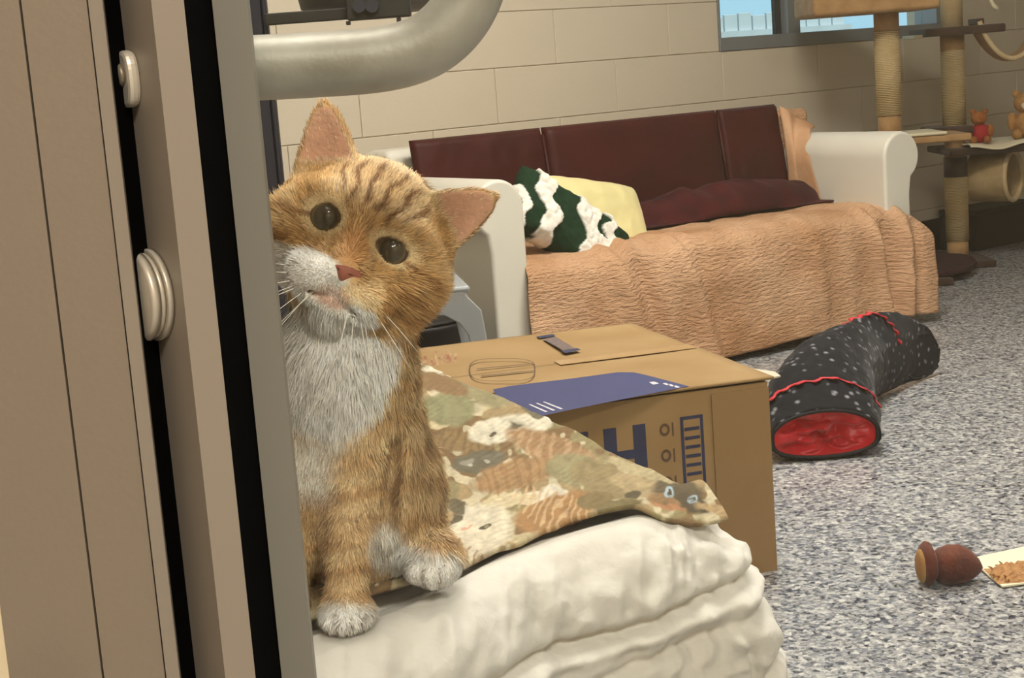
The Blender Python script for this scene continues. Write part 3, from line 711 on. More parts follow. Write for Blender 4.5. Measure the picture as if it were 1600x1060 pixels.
put('collar', bodyrev([(.008, .004), (.010, .034), (.018, .041), (.027, .038), (.033, .028), (.034, .004)], zc=.042), brn, ty)
put('end_disc', bodyrev([(.002, .001), (.003, .024), (.007, .031), (.011, .031)], zc=.040), tan_, ty)
cd = on_z(1520, 880, 0)
c_pts = [on_z(x, y, 0) for x, y in ((1516, 877), (1600, 859), (1660, 846), (1664, 905), (1600, 916), (1566, 921), (1546, 905))]
ct = thing('cream_card_toy', 'cream card with frayed tan fibres beside the brown plush toy', 'toy')
put('card', prism([(p[0], p[1]) for p in c_pts], .002, .006, .001, 'card', smooth=False), mat('cream_card', 'eee3c4', .7), ct)
bm_ = []
PZ = []; 
cc = on_z(1590, 903, 0)
nx, ny = 40, 24; X, Y = np.meshgrid(np.linspace(-1, 1, nx), np.linspace(-1, 1, ny), indexing='ij')
e_ = np.clip(1-(X**2+Y**2), 0, 1)**.5; h_ = .018*e_*(1+.5*vnoise(np.stack([X*5, Y*5, 0*X], -1), 1., 3))
put('fibre_tuft', grid(np.stack([cc[0]+X*.05, cc[1]+Y*.045, .0062+h_], -1), 'tuft'), mat('tan_fibres', 'c89a68', .9, c2='a87342', vscale=90, bump=.6, bscale=200, stretch=(1, 4, 1)), ct)
for k in range(14):
    a = random.uniform(0, 6.28); p = Vector((cc[0]+.04*math.cos(a), cc[1]+.036*math.sin(a), .008)); d = Vector((math.cos(a), math.sin(a), random.uniform(.2, 1.2))).normalized()
    put('fibre', tube([p, p+d*.012, p+d*.02+Vector((0, 0, -.004))], [.0025, .002, .0008], 6), tan_, ct)

# ------------------------------------------------------------------ cat tree along the back wall
sis = mat('sisal_rope', 'd2b98e', .85, c2='c4a877', vscale=8, spec=.2)
nt = sis.node_tree; b = nt.nodes['Principled BSDF']; tc = nt.nodes.new('ShaderNodeTexCoord'); wv_ = nt.nodes.new('ShaderNodeTexWave'); wv_.bands_direction = 'Z'; wv_.inputs['Scale'].default_value = 45; wv_.inputs['Distortion'].default_value = .6
bp = nt.nodes.new('ShaderNodeBump'); bp.inputs['Strength'].default_value = .7; bp.inputs['Distance'].default_value = .004
nt.links.new(tc.outputs['Object'], wv_.inputs['Vector']); nt.links.new(wv_.outputs['Fac'], bp.inputs['Height']); nt.links.new(bp.outputs[0], b.inputs['Normal'])
plu = mat('tan_plush', 'b08a5c', .9, c2='9c764a', vscale=14, bump=.5, bscale=90, sheen=.1); dpl = mat('dark_brown_plush', '4c3626', .9, c2='3b2a1d', vscale=14, bump=.5, bscale=90, sheen=.1); crm = mat('cream_fleece', 'e4d6b4', .9, bump=.4, bscale=80, sheen=.1)
lpl = mat('light_plush', 'd0b890', .9, c2='c2a678', vscale=14, bump=.5, bscale=90, sheen=.1)
TB = np.array([1.985, 6.98]); TROT = 0.0; WR = math.atan2(W[1], W[0])
tr = thing('cat_tree', 'tall beige cat tree with sisal posts shelves and a barrel', 'cat tree', (TB[0], TB[1], 0), TROT)
iv = Matrix.Rotation(-TROT, 3, 'Z')
def tl(px, py, y):   # pixel at world depth y, in tree coordinates
    p = on_y(px, py, y); return iv @ Vector((p[0]-TB[0], p[1]-TB[1], p[2]))
def tz(px, py, y): return float(on_y(px, py, y)[2])
def cyl(name, x, y, z0, z1, r, m, par=tr, n=28): return put(name, tube([(x, y, z0), (x, y, z1)], r, n), m, par)
z = lambda py: tz(1465, py, 6.98)
zb = [z(400), z(378), z(278), z(255), z(205), z(192), z(80), z(57), z(35), z(-80)]
put('base_board', box((-.30, -.16, 0), (.12, .22, .03), .006), dpl, tr)
cyl('post_band', 0, 0, .03, zb[1], .046, plu); cyl('sisal_post', 0, 0, zb[1], zb[2], .050, sis); cyl('post_band', 0, 0, zb[2], zb[3]+.02, .051, dpl)
cyl('post_band', 0, 0, zb[3]+.02, zb[4]+.02, .044, plu)
cyl('sisal_post', 0, 0, zb[4]+.02, zb[6]-.0, .050, sis); cyl('post_band', 0, 0, zb[6], zb[7], .051, plu); cyl('sisal_post', 0, 0, zb[7]+.03, zb[9], .047, lpl)
# second, nearer post
p2x, p2y = -.20, -.20
q = on_y(1387, 100, 6.55); l2 = iv @ Vector((q[0]-TB[0], q[1]-TB[1], 0)); p2x, p2y = l2.x, l2.y
z2 = lambda py: tz(1387, py, float(q[1]))
put('base_board', box((p2x-.2, p2y-.16, 0), (p2x+.2, p2y+.16, .03), .006), dpl, tr)
cyl('sisal_post', p2x, p2y, .03, z2(215), .048, sis); cyl('post_band', p2x, p2y, z2(215), z2(180), .046, plu)
cyl('sisal_post', p2x, p2y, z2(180), z2(48), .0515, sis); cyl('post_band', p2x, p2y, z2(48), z2(18), .050, plu)
# box platform on top of it, seen at the top edge
bt = put('top_bed', box((p2x-.33, p2y-.20, z2(20)), (p2x+.17, p2y+.22, z2(20)+.09), .018, 3), plu, tr)
put('bed_cushion', box((p2x-.29, p2y-.17, z2(20)+.091), (p2x+.13, p2y+.19, z2(20)+.13), .018, 3), crm, bt)
# mid shelf low behind couch arm, with white cloth
sz = z2(203)-.03
put('shelf', box((p2x-.26, p2y-.12, sz-.03), (p2x+.30, p2y+.16, sz), .008), plu, tr)
put('shelf_cloth', box((p2x-.24, p2y-.125, sz+.001), (p2x+.20, p2y+.15, sz+.014), .006, 3), crm, tr)
# dark shelf through the tall post
put('dark_shelf', box((-.15, -.14, zb[7]+.0), (.19, .14, zb[7]+.035), .008), dpl, tr)
put('shelf_lining', box((-.19, -.10, zb[7]-.004), (-.151, .10, zb[7]+.012), .004), crm, tr)
# small brown shelf at the joint
put('small_shelf', box((-.13, -.12, zb[4]-.01), (.052, .08, zb[4]+.02), .008), dpl, tr)
# lower platform with cream mat, and the barrel under it
pz = z(232)
put('platform', box((-.06, -.14, pz-.03), (.92, .24, pz-.002), .008), dpl, tr)
nx, ny = 70, 30; X, Y = np.meshgrid(np.linspace(.02, .95, nx), np.linspace(-.17, .22, ny), indexing='ij')
Zm = pz+.008+.010*np.sin(X*26+1)*sstep(-.06, -.17, Y)+.004*vnoise(np.stack([X*9, Y*9, 0*X], -1), 1., 2)-.012*sstep(-.13, -.17, Y)
pmat_ = put('platform_mat', grid(np.stack([X, Y, Zm], -1), 'mat'), crm, tr); thick(pmat_, .006, 1)
def barrel(L, r):
    P = np.zeros((40, 48, 3))
    for i in range(40):
        t = i/39
        if t < .5: xx_ = L*t*2; rr = r
        else: xx_ = L-L*(t-.5)*2; rr = r-.014
        for k in range(48):
            a = 2*math.pi*k/48; P[i, k] = (xx_, rr*math.cos(a), rr*math.sin(a))
    return grid(P, 'barrel', True)
rB = .112; bpos = tl(1530, 272, 7.02); bzc = pz-.031-rB
def bput(name, me, m):
    o = put(name, me, m, tr, (bpos.x, bpos.y+.06, bzc), math.radians(-38)); return o
bput('barrel', barrel(.17, rB), mat('beige_barrel_plush', 'b39a70', .9, c2='a0865c', vscale=14, bump=.5, bscale=90))
bput('barrel_rim', tube([(.17, (rB-.007)*math.cos(2*math.pi*k/48), (rB-.007)*math.sin(2*math.pi*k/48)) for k in range(49)], .011, 10, False), lpl)
bput('barrel_back', tube([(.004, 0, 0), (.012, 0, 0)], rB-.012, 36), dpl)
# hammock sling to the right of the dark shelf
hz = z(42)+.01
pts = []
for k in range(33):
    t = k/32; a = math.pi*t; pts.append((.085+.28*t, -.0, hz-.165*math.sin(a)**.75))
P = np.zeros((33, 14, 3))
for i, p in enumerate(pts):
    for j in range(14): P[i, j] = (p[0], -.11+.12*j/13, p[2]+.004*math.sin(j*1.3+i*.3))
hm = put('hammock_sling', grid(P, 'sling'), plu, tr); thick(hm, .016, 0)
put('sling_edge', tube([(p[0], -.115, p[2]) for p in pts], .011, 10), lpl, hm)
put('sling_rail', box((.075, -.12, hz-.012), (.105, .02, hz+.012), .004), dpl, tr)
put('sling_rail', box((.355, -.12, hz-.008), (.42, .02, hz+.016), .004), dpl, tr)
cyl('sisal_post', .72, .06, .03, 1.75, .048, sis); put('base_board', box((.54, -.12, 0), (.9, .24, .03), .006), dpl, tr)
# dangling rope toy
r0 = tl(1545, -60, 6.9); r1 = tl(1543, -10, 6.9); r2 = tl(1552, 8, 6.9); r3 = tl(1558, 14, 6.9)
put('hanging_rope', tube([r0, r1, r2, r3], [.006, .007, .009, .013], 10), crm, tr)
# maroon rug under the tree
n_ = 60; rc = on_z(1470, 425, 0)
rp_ = [on_z(x, y, 0) for x, y in ((1400, 452), (1440, 447), (1480, 445), (1512, 438), (1527, 428), (1520, 419), (1490, 413), (1440, 410), (1395, 414))]
rpoly = [(p[0], p[1]) for p in rp_]
o = put('small_rug', prism(rpoly, .033, .055, .006, 'rug', seg=2, smooth=True), mat('dark_maroon_pile', '3a1a1d', .95, c2='2b1114', vscale=20, bump=.6, bscale=120))
tag(o, 'dark maroon folded rug on the base of the cat tree', 'rug')
# dark storage boxes in the shade by the wall
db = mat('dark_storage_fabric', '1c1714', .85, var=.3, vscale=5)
pB = wp(2.62, .02, 0)
s1 = thing('storage_box', 'dark box on the floor against the wall behind the sisal post', 'box', tuple(pB), WR)
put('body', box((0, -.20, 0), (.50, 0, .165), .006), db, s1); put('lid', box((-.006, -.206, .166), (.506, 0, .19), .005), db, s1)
# plush toys on the platform
def ell(c, r, n=16):
    bm = bmesh.new(); bmesh.ops.create_uvsphere(bm, u_segments=n*2, v_segments=n, radius=1)
    for v in bm.verts: v.co = Vector((c[0]+v.co.x*r[0], c[1]+v.co.y*r[1], c[2]+v.co.z*r[2]))
    return bm2me(bm, 'e', True)
tw = Matrix.Rotation(TROT, 3, 'Z')
def tworld(x, y, zz_): 
    p = tw @ Vector((x, y, 0)); return (p.x+TB[0], p.y+TB[1], zz_)
def plush(name, label, loc, body, head, belly, k=1.):
    t = thing(name, label, 'toy', loc, TROT-.3)
    put('body', ell((0, 0, .042*k), (.04*k, .036*k, .042*k)), body, t); h = put('head', ell((-.004, -.008, .105*k), (.034*k, .032*k, .031*k)), head, t)
    for s_ in (-1, 1):
        put('ear', ell((-.004+s_*.026*k, -.004, .133*k), (.012*k, .008*k, .012*k), 8), head, h); put('arm', ell((s_*.042*k, -.012, .052*k), (.014*k, .014*k, .028*k), 8), head, t); put('leg', ell((s_*.028*k, -.045*k, .016*k), (.017*k, .026*k, .016*k), 8), head, t)
    put('muzzle', ell((-.004, -.038*k, .098*k), (.014*k, .012*k, .011*k), 8), belly, h); return t
ob = mat('orange_brown_plush', 'a9672f', .9, c2='8f5222', vscale=40, bump=.5, bscale=150); rd = mat('red_knit', 'a8141c', .8, bump=.3, bscale=120); tn2 = mat('tan_bear_plush', 'b98a52', .9, c2='a57640', vscale=40, bump=.5, bscale=150)
plush('plush_bear', 'orange brown plush toy with a red top on the cat tree platform', tworld(.088, -.08, pz+.016), rd, ob, ob, 1.0)
plush('plush_bear', 'tan plush bear sitting at the right edge on the platform', tworld(.315, .0, pz+.016), tn2, tn2, crm, 1.45)
# ------------------------------------------------------------------ quilted bench
BTOP = .62
B0 = np.array([.235, 1.31]); e1 = np.array([-.83, -.557]); e1 /= np.linalg.norm(e1); e2 = np.array([-.35, .937])
BA, BB, BR = .56, .93, .062
def bmap(P):  # local (a, b, z) -> world
    return np.stack([B0[0]+e1[0]*P[..., 0]+e2[0]*P[..., 1], B0[1]+e1[1]*P[..., 0]+e2[1]*P[..., 1], P[..., 2]], -1)
def round_box(P):
    q = np.stack([np.clip(P[..., 0], BR, BA-BR), np.clip(P[..., 1], BR, BB-BR), np.clip(P[..., 2], -1, BTOP-BR)], -1)
    d = P-q; L = np.linalg.norm(d, axis=-1, keepdims=True); n = d/np.maximum(L, 1e-9); return q+n*BR, n
na, nb, nz_ = 230, 170, 150
def face(kind):
    a = np.linspace(0, BA, na); bq = np.r_[np.linspace(0, .16, 70), np.linspace(.16, BB, nb-69)[1:]]; z = np.r_[np.linspace(.012, .36, 30), np.linspace(.36, BTOP, nz_-29)[1:]]
    if kind == 'top': A, B = np.meshgrid(a, bq, indexing='ij'); return np.stack([A, B, A*0+BTOP], -1)
    if kind in ('front', 'back'): A, Z = np.meshgrid(a, z, indexing='ij'); return np.stack([A, A*0+(0 if kind == 'front' else BB), Z], -1)
    B, Z = np.meshgrid(bq, z, indexing='ij'); return np.stack([B*0+(0 if kind == 'right' else BA), B, Z], -1)
Vs = []; Fs = []; off = 0
for k in ('top', 'front', 'back', 'right', 'left'):
    P = face(k); p, nrm = round_box(P)
    n, m = P.shape[:2]; idx = np.arange(n*m).reshape(n, m)+off
    F = np.stack([idx[:-1, :-1], idx[1:, :-1], idx[1:, 1:], idx[:-1, 1:]], -1).reshape(-1, 4)
    if k in ('top',): F = F[:, ::-1]
    if k in ('back', 'right'): F = F[:, ::-1]
    Vs.append((p.reshape(-1, 3), nrm.reshape(-1, 3), P.reshape(-1, 3))); Fs.append(F); off += n*m
p = np.concatenate([x[0] for x in Vs]); nrm = np.concatenate([x[1] for x in Vs]); P = np.concatenate([x[2] for x in Vs]); F = np.concatenate(Fs)
# puffed border, seams and wrinkles
dz = BTOP-p[:, 2]
arc = np.where(nrm[:, 2] > .02, BR*np.arccos(np.clip(nrm[:, 2], 0, 1)), dz-BR+BR*np.pi/2)
arc = np.where(nrm[:, 2] > .999, -.02, arc)
q3 = np.stack([p[:, 0]*9, p[:, 1]*9, p[:, 2]*9], -1)
waver = .012*vnoise(p, 7., 2)
s1 = arc-.094-waver; s2 = arc-.118-waver*1.6-.03*sstep(.1, .45, p[:, 0])
along = p[:, 0]*.9+p[:, 1]*.7
pinch = .7*vnoise(np.stack([along*34, arc*9, 0*arc], -1), 1., 4)+.8*(.5-np.abs(vnoise(np.stack([along*62, arc*14, 0*arc], -1), 1., 14)))
fm_ = sstep(.16, .06, p[:, 1])
dsp = .011*np.sin(np.clip((arc+.03)/.124, 0, 1)*np.pi)*fm_*sstep(.02, .16, p[:, 0])-.006*sstep(.06, .10, p[:, 1])*sstep(.2, .8, nrm[:, 2]) - .014*np.exp(-(s1/.0055)**2) - .007*np.exp(-(s2/.005)**2)+.006*np.exp(-((arc-.106-waver)/.006)**2)
dsp += .0080*pinch*np.exp(-((arc-.06)/.04)**2)*sstep(.005, .04, arc)-.009*sstep(.15, .07, p[:, 0])*sstep(.3, .8, nrm[:, 2])*sstep(.03, .09, p[:, 1])
lo = sstep(.12, .15, arc)
dsp += lo*(.012*fbm(np.stack([p[:, 0]*6, p[:, 1]*6, p[:, 2]*9], -1), 1., 6, 3)+.012*np.exp(-((p[:, 2]-.42-.35*(p[:, 0]-.2)+.05*vnoise(p, 4., 5))/.012)**2)-.010*np.exp(-((p[:, 2]-.36+.5*(p[:, 0]-.25)+.04*vnoise(p, 5., 7))/.012)**2))
topm = 1-.8*sstep(.9, .99, nrm[:, 2])
dsp += (.006*fbm(p, 16., 8, 3)+.0030*fbm(p, 55., 5, 2)+.0085*(.35-np.abs(vnoise(np.stack([p[:, 0]*26+p[:, 2]*9, p[:, 1]*26, p[:, 2]*20-p[:, 0]*6], -1), 1., 17)))+.0045*(.35-np.abs(vnoise(p, 48., 19))))*topm*sstep(.0, .05, arc)
# stitched lines on the top
for c in (.10, .30, .50): dsp += -.004*np.exp(-((p[:, 1]-c)/.006)**2)*(nrm[:, 2] > .9)
rightc = np.exp(-((p[:, 0])/.10)**2); flare = sstep(.02, .35, dz)
dsp += flare*.018*rightc
# vertical seam beside the right front corner
dsp += -.010*np.exp(-((p[:, 0]-.055-.01*vnoise(p, 8., 3))/.005)**2)*lo*(p[:, 1] < .2)
p2 = p+nrm*dsp[:, None]; p2[:, 0] += .045*sstep(.20, .0, dz)*np.exp(-(p[:, 0]/.11)**2)*np.exp(-(p[:, 1]/.2)**2); p2[:, 1] -= .062*sstep(.24, .42, p[:, 0])*sstep(.25, .06, p[:, 1]); p2[:, 2] = np.maximum(p2[:, 2], .01)
me = fastmesh('quilt', bmap(p2), F)
bm = bmesh.new(); bm.from_mesh(me); bmesh.ops.remove_doubles(bm, verts=bm.verts, dist=2e-4); bmesh.ops.recalc_face_normals(bm, faces=bm.faces); bm.to_mesh(me); bm.free()
me.polygons.foreach_set('use_smooth', [True]*len(me.polygons))
qm = mat('white_quilt_cotton', 'e2ded6', .9, c2='d8d2c8', vscale=5, bump=.5, bscale=70, sheen=.15, spec=.2)
ql = tag(put('quilt', me, qm), 'white quilted cover with puffed border over the bench under the cat', 'quilt')
wbm = mat('bench_wood', '7b5a3a', .6, c2='6b4c2f', vscale=6, stretch=(1, 8, 1))
bn = thing('wooden_bench', 'low wooden bench hidden beneath the white quilted cover', 'bench')
def bprism(a0, a1, b0, b1, z0, z1):
    pts = [bmap(np.array([a, b_, 0.]))[:2] for a, b_ in ((a0, b0), (a1, b0), (a1, b1), (a0, b1))]
    return prism(pts, z0, z1, .003)
put('bench_top', bprism(.09, BA-.09, .09, BB-.09, .45, .5), wbm, bn)
for a0 in (.1, BA-.15):
    for b_ in (.1, BB-.15): put('leg', bprism(a0, a0+.05, b_, b_+.05, 0, .45), wbm, bn)

# ------------------------------------------------------------------ woven throw with cat faces
NA_, NB_ = 420, 420
ga = np.linspace(.05, .50, NA_); gb = np.linspace(.030, .90, NB_)
A, B = np.meshgrid(ga, gb, indexing='ij')
bf = np.interp(ga, [.06, .087, .112, .128, .186, .222, .276, .327, .42], [.014, .018, .034, .052, .058, .056, .043, .033, .028])
for _ in range(60): bf[1:-1] = (bf[:-2]+2*bf[1:-1]+bf[2:])/4
B = bf[:, None]+(.9-bf)[:, None]*np.linspace(0, 1, NB_)[None, :]
# wrap over the right rounded edge
r = BR+.004
ang = np.clip((BR-A)/r, 0, math.pi/2); over = np.clip((BR-A)-r*math.pi/2, 0, 1)
A = A+(.022+.006*sstep(.3, .0, B))*sstep(.30, .05, A)
lx = np.where(A >= BR, A, BR-r*np.sin(ang)); lz = np.where(A >= BR, BTOP+.002, BTOP-BR+r*np.cos(ang)-over)
front = sstep(.10, .03, B)
wrk = fbm(np.stack([A*10, B*10, 0*A], -1), 1., 31, 4)
hgt = .003+.005*np.abs(wrk)+.012*np.exp(-((B-.05-.02*np.sin(A*14))/.02)**2)*.6
# front edge follows the shoulder of the quilt
angf = np.clip((BR-B)/r, 0, 1.2)
lyf = np.where(B >= BR, B, BR-r*np.sin(angf)); lz = lz-np.where(B < BR, r*(1-np.cos(angf)), 0)
skew = .035*np.sin(A*9+.4)+.02*vnoise(np.stack([A*6, 0*A, 0*A], -1), 1., 3)
sx = .02*vnoise(np.stack([0*A, B*5, 0*A], -1), 1., 5)
PT = np.stack([lx+sx*(A < .1), lyf, lz+(np.abs(hgt)+.007*sstep(.11, .05, B))*np.where(A >= BR, 1, .6)], -1)
# slump of the right-hand overhang outward
PT[..., 0] -= .004*(A < BR)+.012*over*4
PW = bmap(PT)
# printed picture, laid out on the cloth (coordinates of the cloth as seen from above the front corner)
X, Y = project(PW.reshape(-1, 3)); L3 = np.stack([X/60, Y/60, 0*X], -1)
Xw = X+7*vnoise(L3, 2.2, 1)+4*vnoise(L3, 7, 5); Yw = Y+5*vnoise(L3, 2.2, 2)+3*vnoise(L3, 7, 6)
def rgb(h): return np.array(lin(h))
base = rgb('a8906a'); C = np.tile(base, (len(X), 1))
n1 = fbm(L3, .9, 41, 3)[:, None]
C = C*(1-sstep(.0, .25, n1))+rgb('8f8560')*sstep(.0, .25, n1)
n2 = fbm(L3, 1.1, 47, 3)[:, None]; k = sstep(.12, .28, n2); C = C*(1-k)+rgb('cfbf9a')*k
n3 = fbm(L3, 1.3, 52, 3)[:, None]; k = sstep(.22, .34, n3); C = C*(1-k)+rgb('7a5c3c')*k
n4 = fbm(L3, 2.6, 57, 2)[:, None]; k = sstep(.30, .42, n4); C = C*(1-k)+rgb('d3c6a8')*k
def blob(cx, cy, rx, ry, col, rot=0., soft=.28, cond=None):
    global C
    c, s = math.cos(math.radians(rot)), math.sin(math.radians(rot)); dx, dy = Xw-cx, Yw-cy
    q = ((dx*c+dy*s)/rx)**2+((-dx*s+dy*c)/ry)**2; k = sstep(1+soft, 1-soft, q)[:, None]
    C = C*(1-k)+rgb(col)*k
def tri(pts, col):
    global C
    k = np.ones(len(X))
    for i in range(3):
        x0, y0 = pts[i]; x1, y1 = pts[(i+1) % 3]; cr = (x1-x0)*(Yw-y0)-(y1-y0)*(Xw-x0); k = k*sstep(-60, 60, cr)
    k = k[:, None]; C = C*(1-k)+rgb(col)*k
def stripes(cx, cy, rx, ry, rot, freq, col, amt=.6):
    global C
    c, s = math.cos(math.radians(rot)), math.sin(math.radians(rot)); dx, dy = Xw-cx, Yw-cy
    q = ((dx*c+dy*s)/rx)**2+((-dx*s+dy*c)/ry)**2; w = sstep(.1, .6, np.sin((dx*c+dy*s)*freq+2*vnoise(L3, 2, 9)))*sstep(1.1, .8, q)*amt
    C = C*(1-w[:, None])+rgb(col)*w[:, None]
blob(700, 640, 44, 26, '8a8a68'); blob(745, 612, 60, 14, '9a9270', 20); blob(690, 600, 40, 14, '8a6a48', 15); blob(680, 576, 26, 6, 'e9e0cc', 0)
blob(720, 690, 46, 16, '8c7048', 5); stripes(720, 690, 46, 20, 10, .5, '6a4e30')
blob(780, 672, 52, 20, 'e4dcc8', -12); blob(835, 662, 30, 14, 'e4dcc8', 10); tri([(796, 656), (818, 664), (798, 673)], '4c4a40'); blob(806, 677, 9, 3, '33302a', -10); blob(775, 680, 8, 3, '4c463c', -15)
blob(845, 645, 34, 9, '6d6a58', 20); blob(860, 700, 70, 22, 'a27c58', 20); stripes(860, 700, 70, 24, 15, .35, 'c9a987', .5)
blob(748, 722, 42, 17, '5c5a4e', -8); blob(735, 722, 12, 6, '8a887c', -8); blob(770, 716, 16, 8, '6d6a60', -8); blob(740, 727, 5, 3, 'b9b7a8', 0); blob(765, 722, 5, 3, 'b9b7a8', 0)
blob(805, 742, 70, 22, 'a8835c', -14); stripes(805, 742, 75, 26, -14, .4, '8d6440', .6)
blob(896, 735, 46, 26, '968f6c', 10); blob(950, 750, 60, 26, '8f7f5c', 15); blob(1000, 756, 46, 20, 'b09c78', 15)
blob(838, 776, 40, 9, 'ece4d2', -10); blob(864, 768, 20, 8, 'ece4d2', 10); blob(800, 782, 40, 10, 'd8c8a6', -8)
blob(870, 800, 66, 26, 'a4784c', -16); stripes(868, 798, 72, 30, 22, .55, 'd3b48c', .75)
blob(745, 830, 58, 40, 'e2d8c2', -25); blob(700, 850, 26, 24, 'e2d8c2', -20); tri([(704, 800), (735, 806), (696, 822)], '4a4338'); blob(714, 790, 16, 12, '57503f', 20)
tri([(725, 786), (770, 812), (722, 818)], 'e6dcc8'); blob(757, 826, 10, 4.5, '2d2a22', -22); blob(714, 849, 9, 4.5, '2d2a22', -28); blob(758, 826, 4, 2.5, '8d8a6a', -22); blob(715, 849, 4, 2.5, '8d8a6a', -28); blob(728, 828, 8, 3, 'd9a48e', -20)
stripes(740, 872, 40, 14, 30, .55, '8d5f3c', .7); blob(930, 785, 30, 12, '7b6a48', -10); blob(992, 772, 12, 7, '403a2c', -15); blob(970, 790, 40, 8, '6c603f', -10)
blob(1062, 771, 44, 22, '4a4032', 14); blob(1085, 785, 30, 14, '35302a', 20); blob(1040, 782, 26, 10, '8a6a4a', 10); blob(1046, 769, 8, 8.5, 'a9c0cf', 0); blob(1087, 776, 7.5, 8, 'a9c0cf', 0); blob(1047, 770, 3.6, 4.5, '1c1c20', 0); blob(1088, 777, 3.4, 4.2, '1c1c20', 0); blob(1048, 791, 30, 4, 'b07a58', 5); blob(1120, 795, 30, 8, 'b59a74', 20)
blob(1000, 735, 60, 9, 'b9ab88', 18)
wv2 = vnoise(np.stack([A.ravel()*260, B.ravel()*260, 0*X], -1), 1., 3)
hat = np.sin((X*.55+Y*.9)*.8+5*vnoise(L3, 1.6, 21))*vnoise(L3, 1.3, 22)
C = C*(1+.12*wv2+.12*hat+.20*fbm(L3, 6, 33, 3))[:, None]; C = .92*(C*.80+.22*C.mean(0)*(1+.2*hat[:, None])); hem = ((B.ravel() > .885) | (A.ravel() < .02))[:, None]; C = np.where(hem, rgb('c4b28c'), C)
me = grid(PW[:, ::-1], 'throw'); setcol(me, C.reshape(NA_, NB_, 3)[:, ::-1].reshape(-1, 3))
tm = mat('woven_tapestry', 'ffffff', .9, attr='Col', bump=.35, bscale=420, spec=.15)
th = thing('woven_throw', 'woven throw printed with cat faces lying on the white quilt', 'throw')
tw_ = put('cloth', me, tm, th); thick(tw_, .004, -1)
fz_ = mat('mixed_fringe', 'b89a72', .9, c2='96624a', vscale=90)
V = []; F = []
for k in range(150):
    a = .0+.5*k/149+random.uniform(-.002, .002); p0 = bmap(np.array([[max(a, .0), .898, BTOP+.02+(0 if a > BR else -.03)]]))[0]; p0 = Vector(p0)
    d = Vector((random.uniform(-.012, .012), .03+random.uniform(-.008, .01), random.uniform(-.004, .016))); s_ = Vector((.0016, 0, 0)); i = len(V)
    V += [p0-s_, p0+s_, p0+d*.6+s_+Vector((0, 0, .006)), p0+d*.6-s_+Vector((0, 0, .006)), p0+d]; F += [(i, i+1, i+2, i+3), (i+3, i+2, i+4)]
fo = put('fringe', mesh('fringe', V, F), fz_, th); fo['kind'] = 'stuff'
# ------------------------------------------------------------------ cat (sculpted as a distance field, meshed with surface nets)
PAW = on_z(540, 986, BTOP+.008)
ZC = float((PAW-CAMP) @ R[:, 2])-22*.00045          # axial depth of the head plane
PS = ZC/FPX                                          # metres per pixel at the head
def cpt(px, py, d=0.):
    Z = ZC+d*PS; return np.array([(px-800)/FPX*Z, (py-530)/FPX*Z, Z])
def cr_(r, d=0.): return r*PS*(1+d/FPX)
HO = cpt(563, 366, 0); HU = np.array([.897, .444, 0.]); HV = np.array([-.444, .897, 0.]); HW = np.array([0, 0, -1.])
def hp(u, v, w): return HO+PS*(u*HU+v*HV+w*HW)
H_ = .0024
lo = np.minimum(cpt(330, 130, -150), cpt(330, 130, 650)); hi = np.maximum(cpt(780, 1010, 650), cpt(780, 1010, -150))
lo = np.array([cpt(350, 0, 650)[0], cpt(0, 140, 0)[1], ZC-120*PS]); hi = np.array([cpt(790, 0, 0)[0], cpt(0, 1015, 650)[1], ZC+560*PS])
dims = np.ceil((hi-lo)/H_).astype(int)
gx, gy, gz = [ (lo[i]+H_*np.arange(dims[i])).astype(np.float32) for i in range(3)]
GX, GY, GZ = gx[:, None, None], gy[None, :, None], gz[None, None, :]
FLD = np.full(dims, .2, np.float32)
def region(c, rad):
    s = []
    for i in range(3):
        a = max(0, int((c[i]-rad-lo[i])/H_)-1); b_ = min(dims[i], int((c[i]+rad-lo[i])/H_)+3); s.append(slice(a, max(b_, a+1)))
    return tuple(s)
def smin(a, b_, k):
    h = np.clip(.5+.5*(b_-a)/k, 0, 1); return b_+(a-b_)*h-k*h*(1-h)
def add(d, s, k):
    FLD[s] = smin(FLD[s], d, k)
def ellip(c, r, axes=None, k=.02, sub=False):
    c = np.asarray(c); r = np.asarray(r, float); m = r.max()+k*2+.012; s = region(c, m)
    x, y, z = GX[s[0]]-c[0], GY[:, s[1]]-c[1], GZ[:, :, s[2]]-c[2]
    if axes is None: a, b_, c_ = x, y, z
    else: a, b_, c_ = [x*A[0]+y*A[1]+z*A[2] for A in axes]
    k0 = np.sqrt((a/r[0])**2+(b_/r[1])**2+(c_/r[2])**2); k1 = np.sqrt((a/r[0]**2)**2+(b_/r[1]**2)**2+(c_/r[2]**2)**2)
    d = k0*(k0-1)/np.maximum(k1, 1e-6)
    if sub: FLD[s] = -smin(-FLD[s], d, k)
    else: add(d, s, k)
def cone(p, q, r1, r2, k=.02):
    p, q = np.asarray(p), np.asarray(q); c = (p+q)/2; m = np.linalg.norm(q-p)/2+max(r1, r2)+2*k+.012; s = region(c, m)
    x, y, z = GX[s[0]]-p[0], GY[:, s[1]]-p[1], GZ[:, :, s[2]]-p[2]; d = q-p
    t = np.clip((x*d[0]+y*d[1]+z*d[2])/(d@d), 0, 1)
    add(np.sqrt((x-t*d[0])**2+(y-t*d[1])**2+(z-t*d[2])**2)-(r1+(r2-r1)*t), s, k)
HX = (HU, HV, HW)
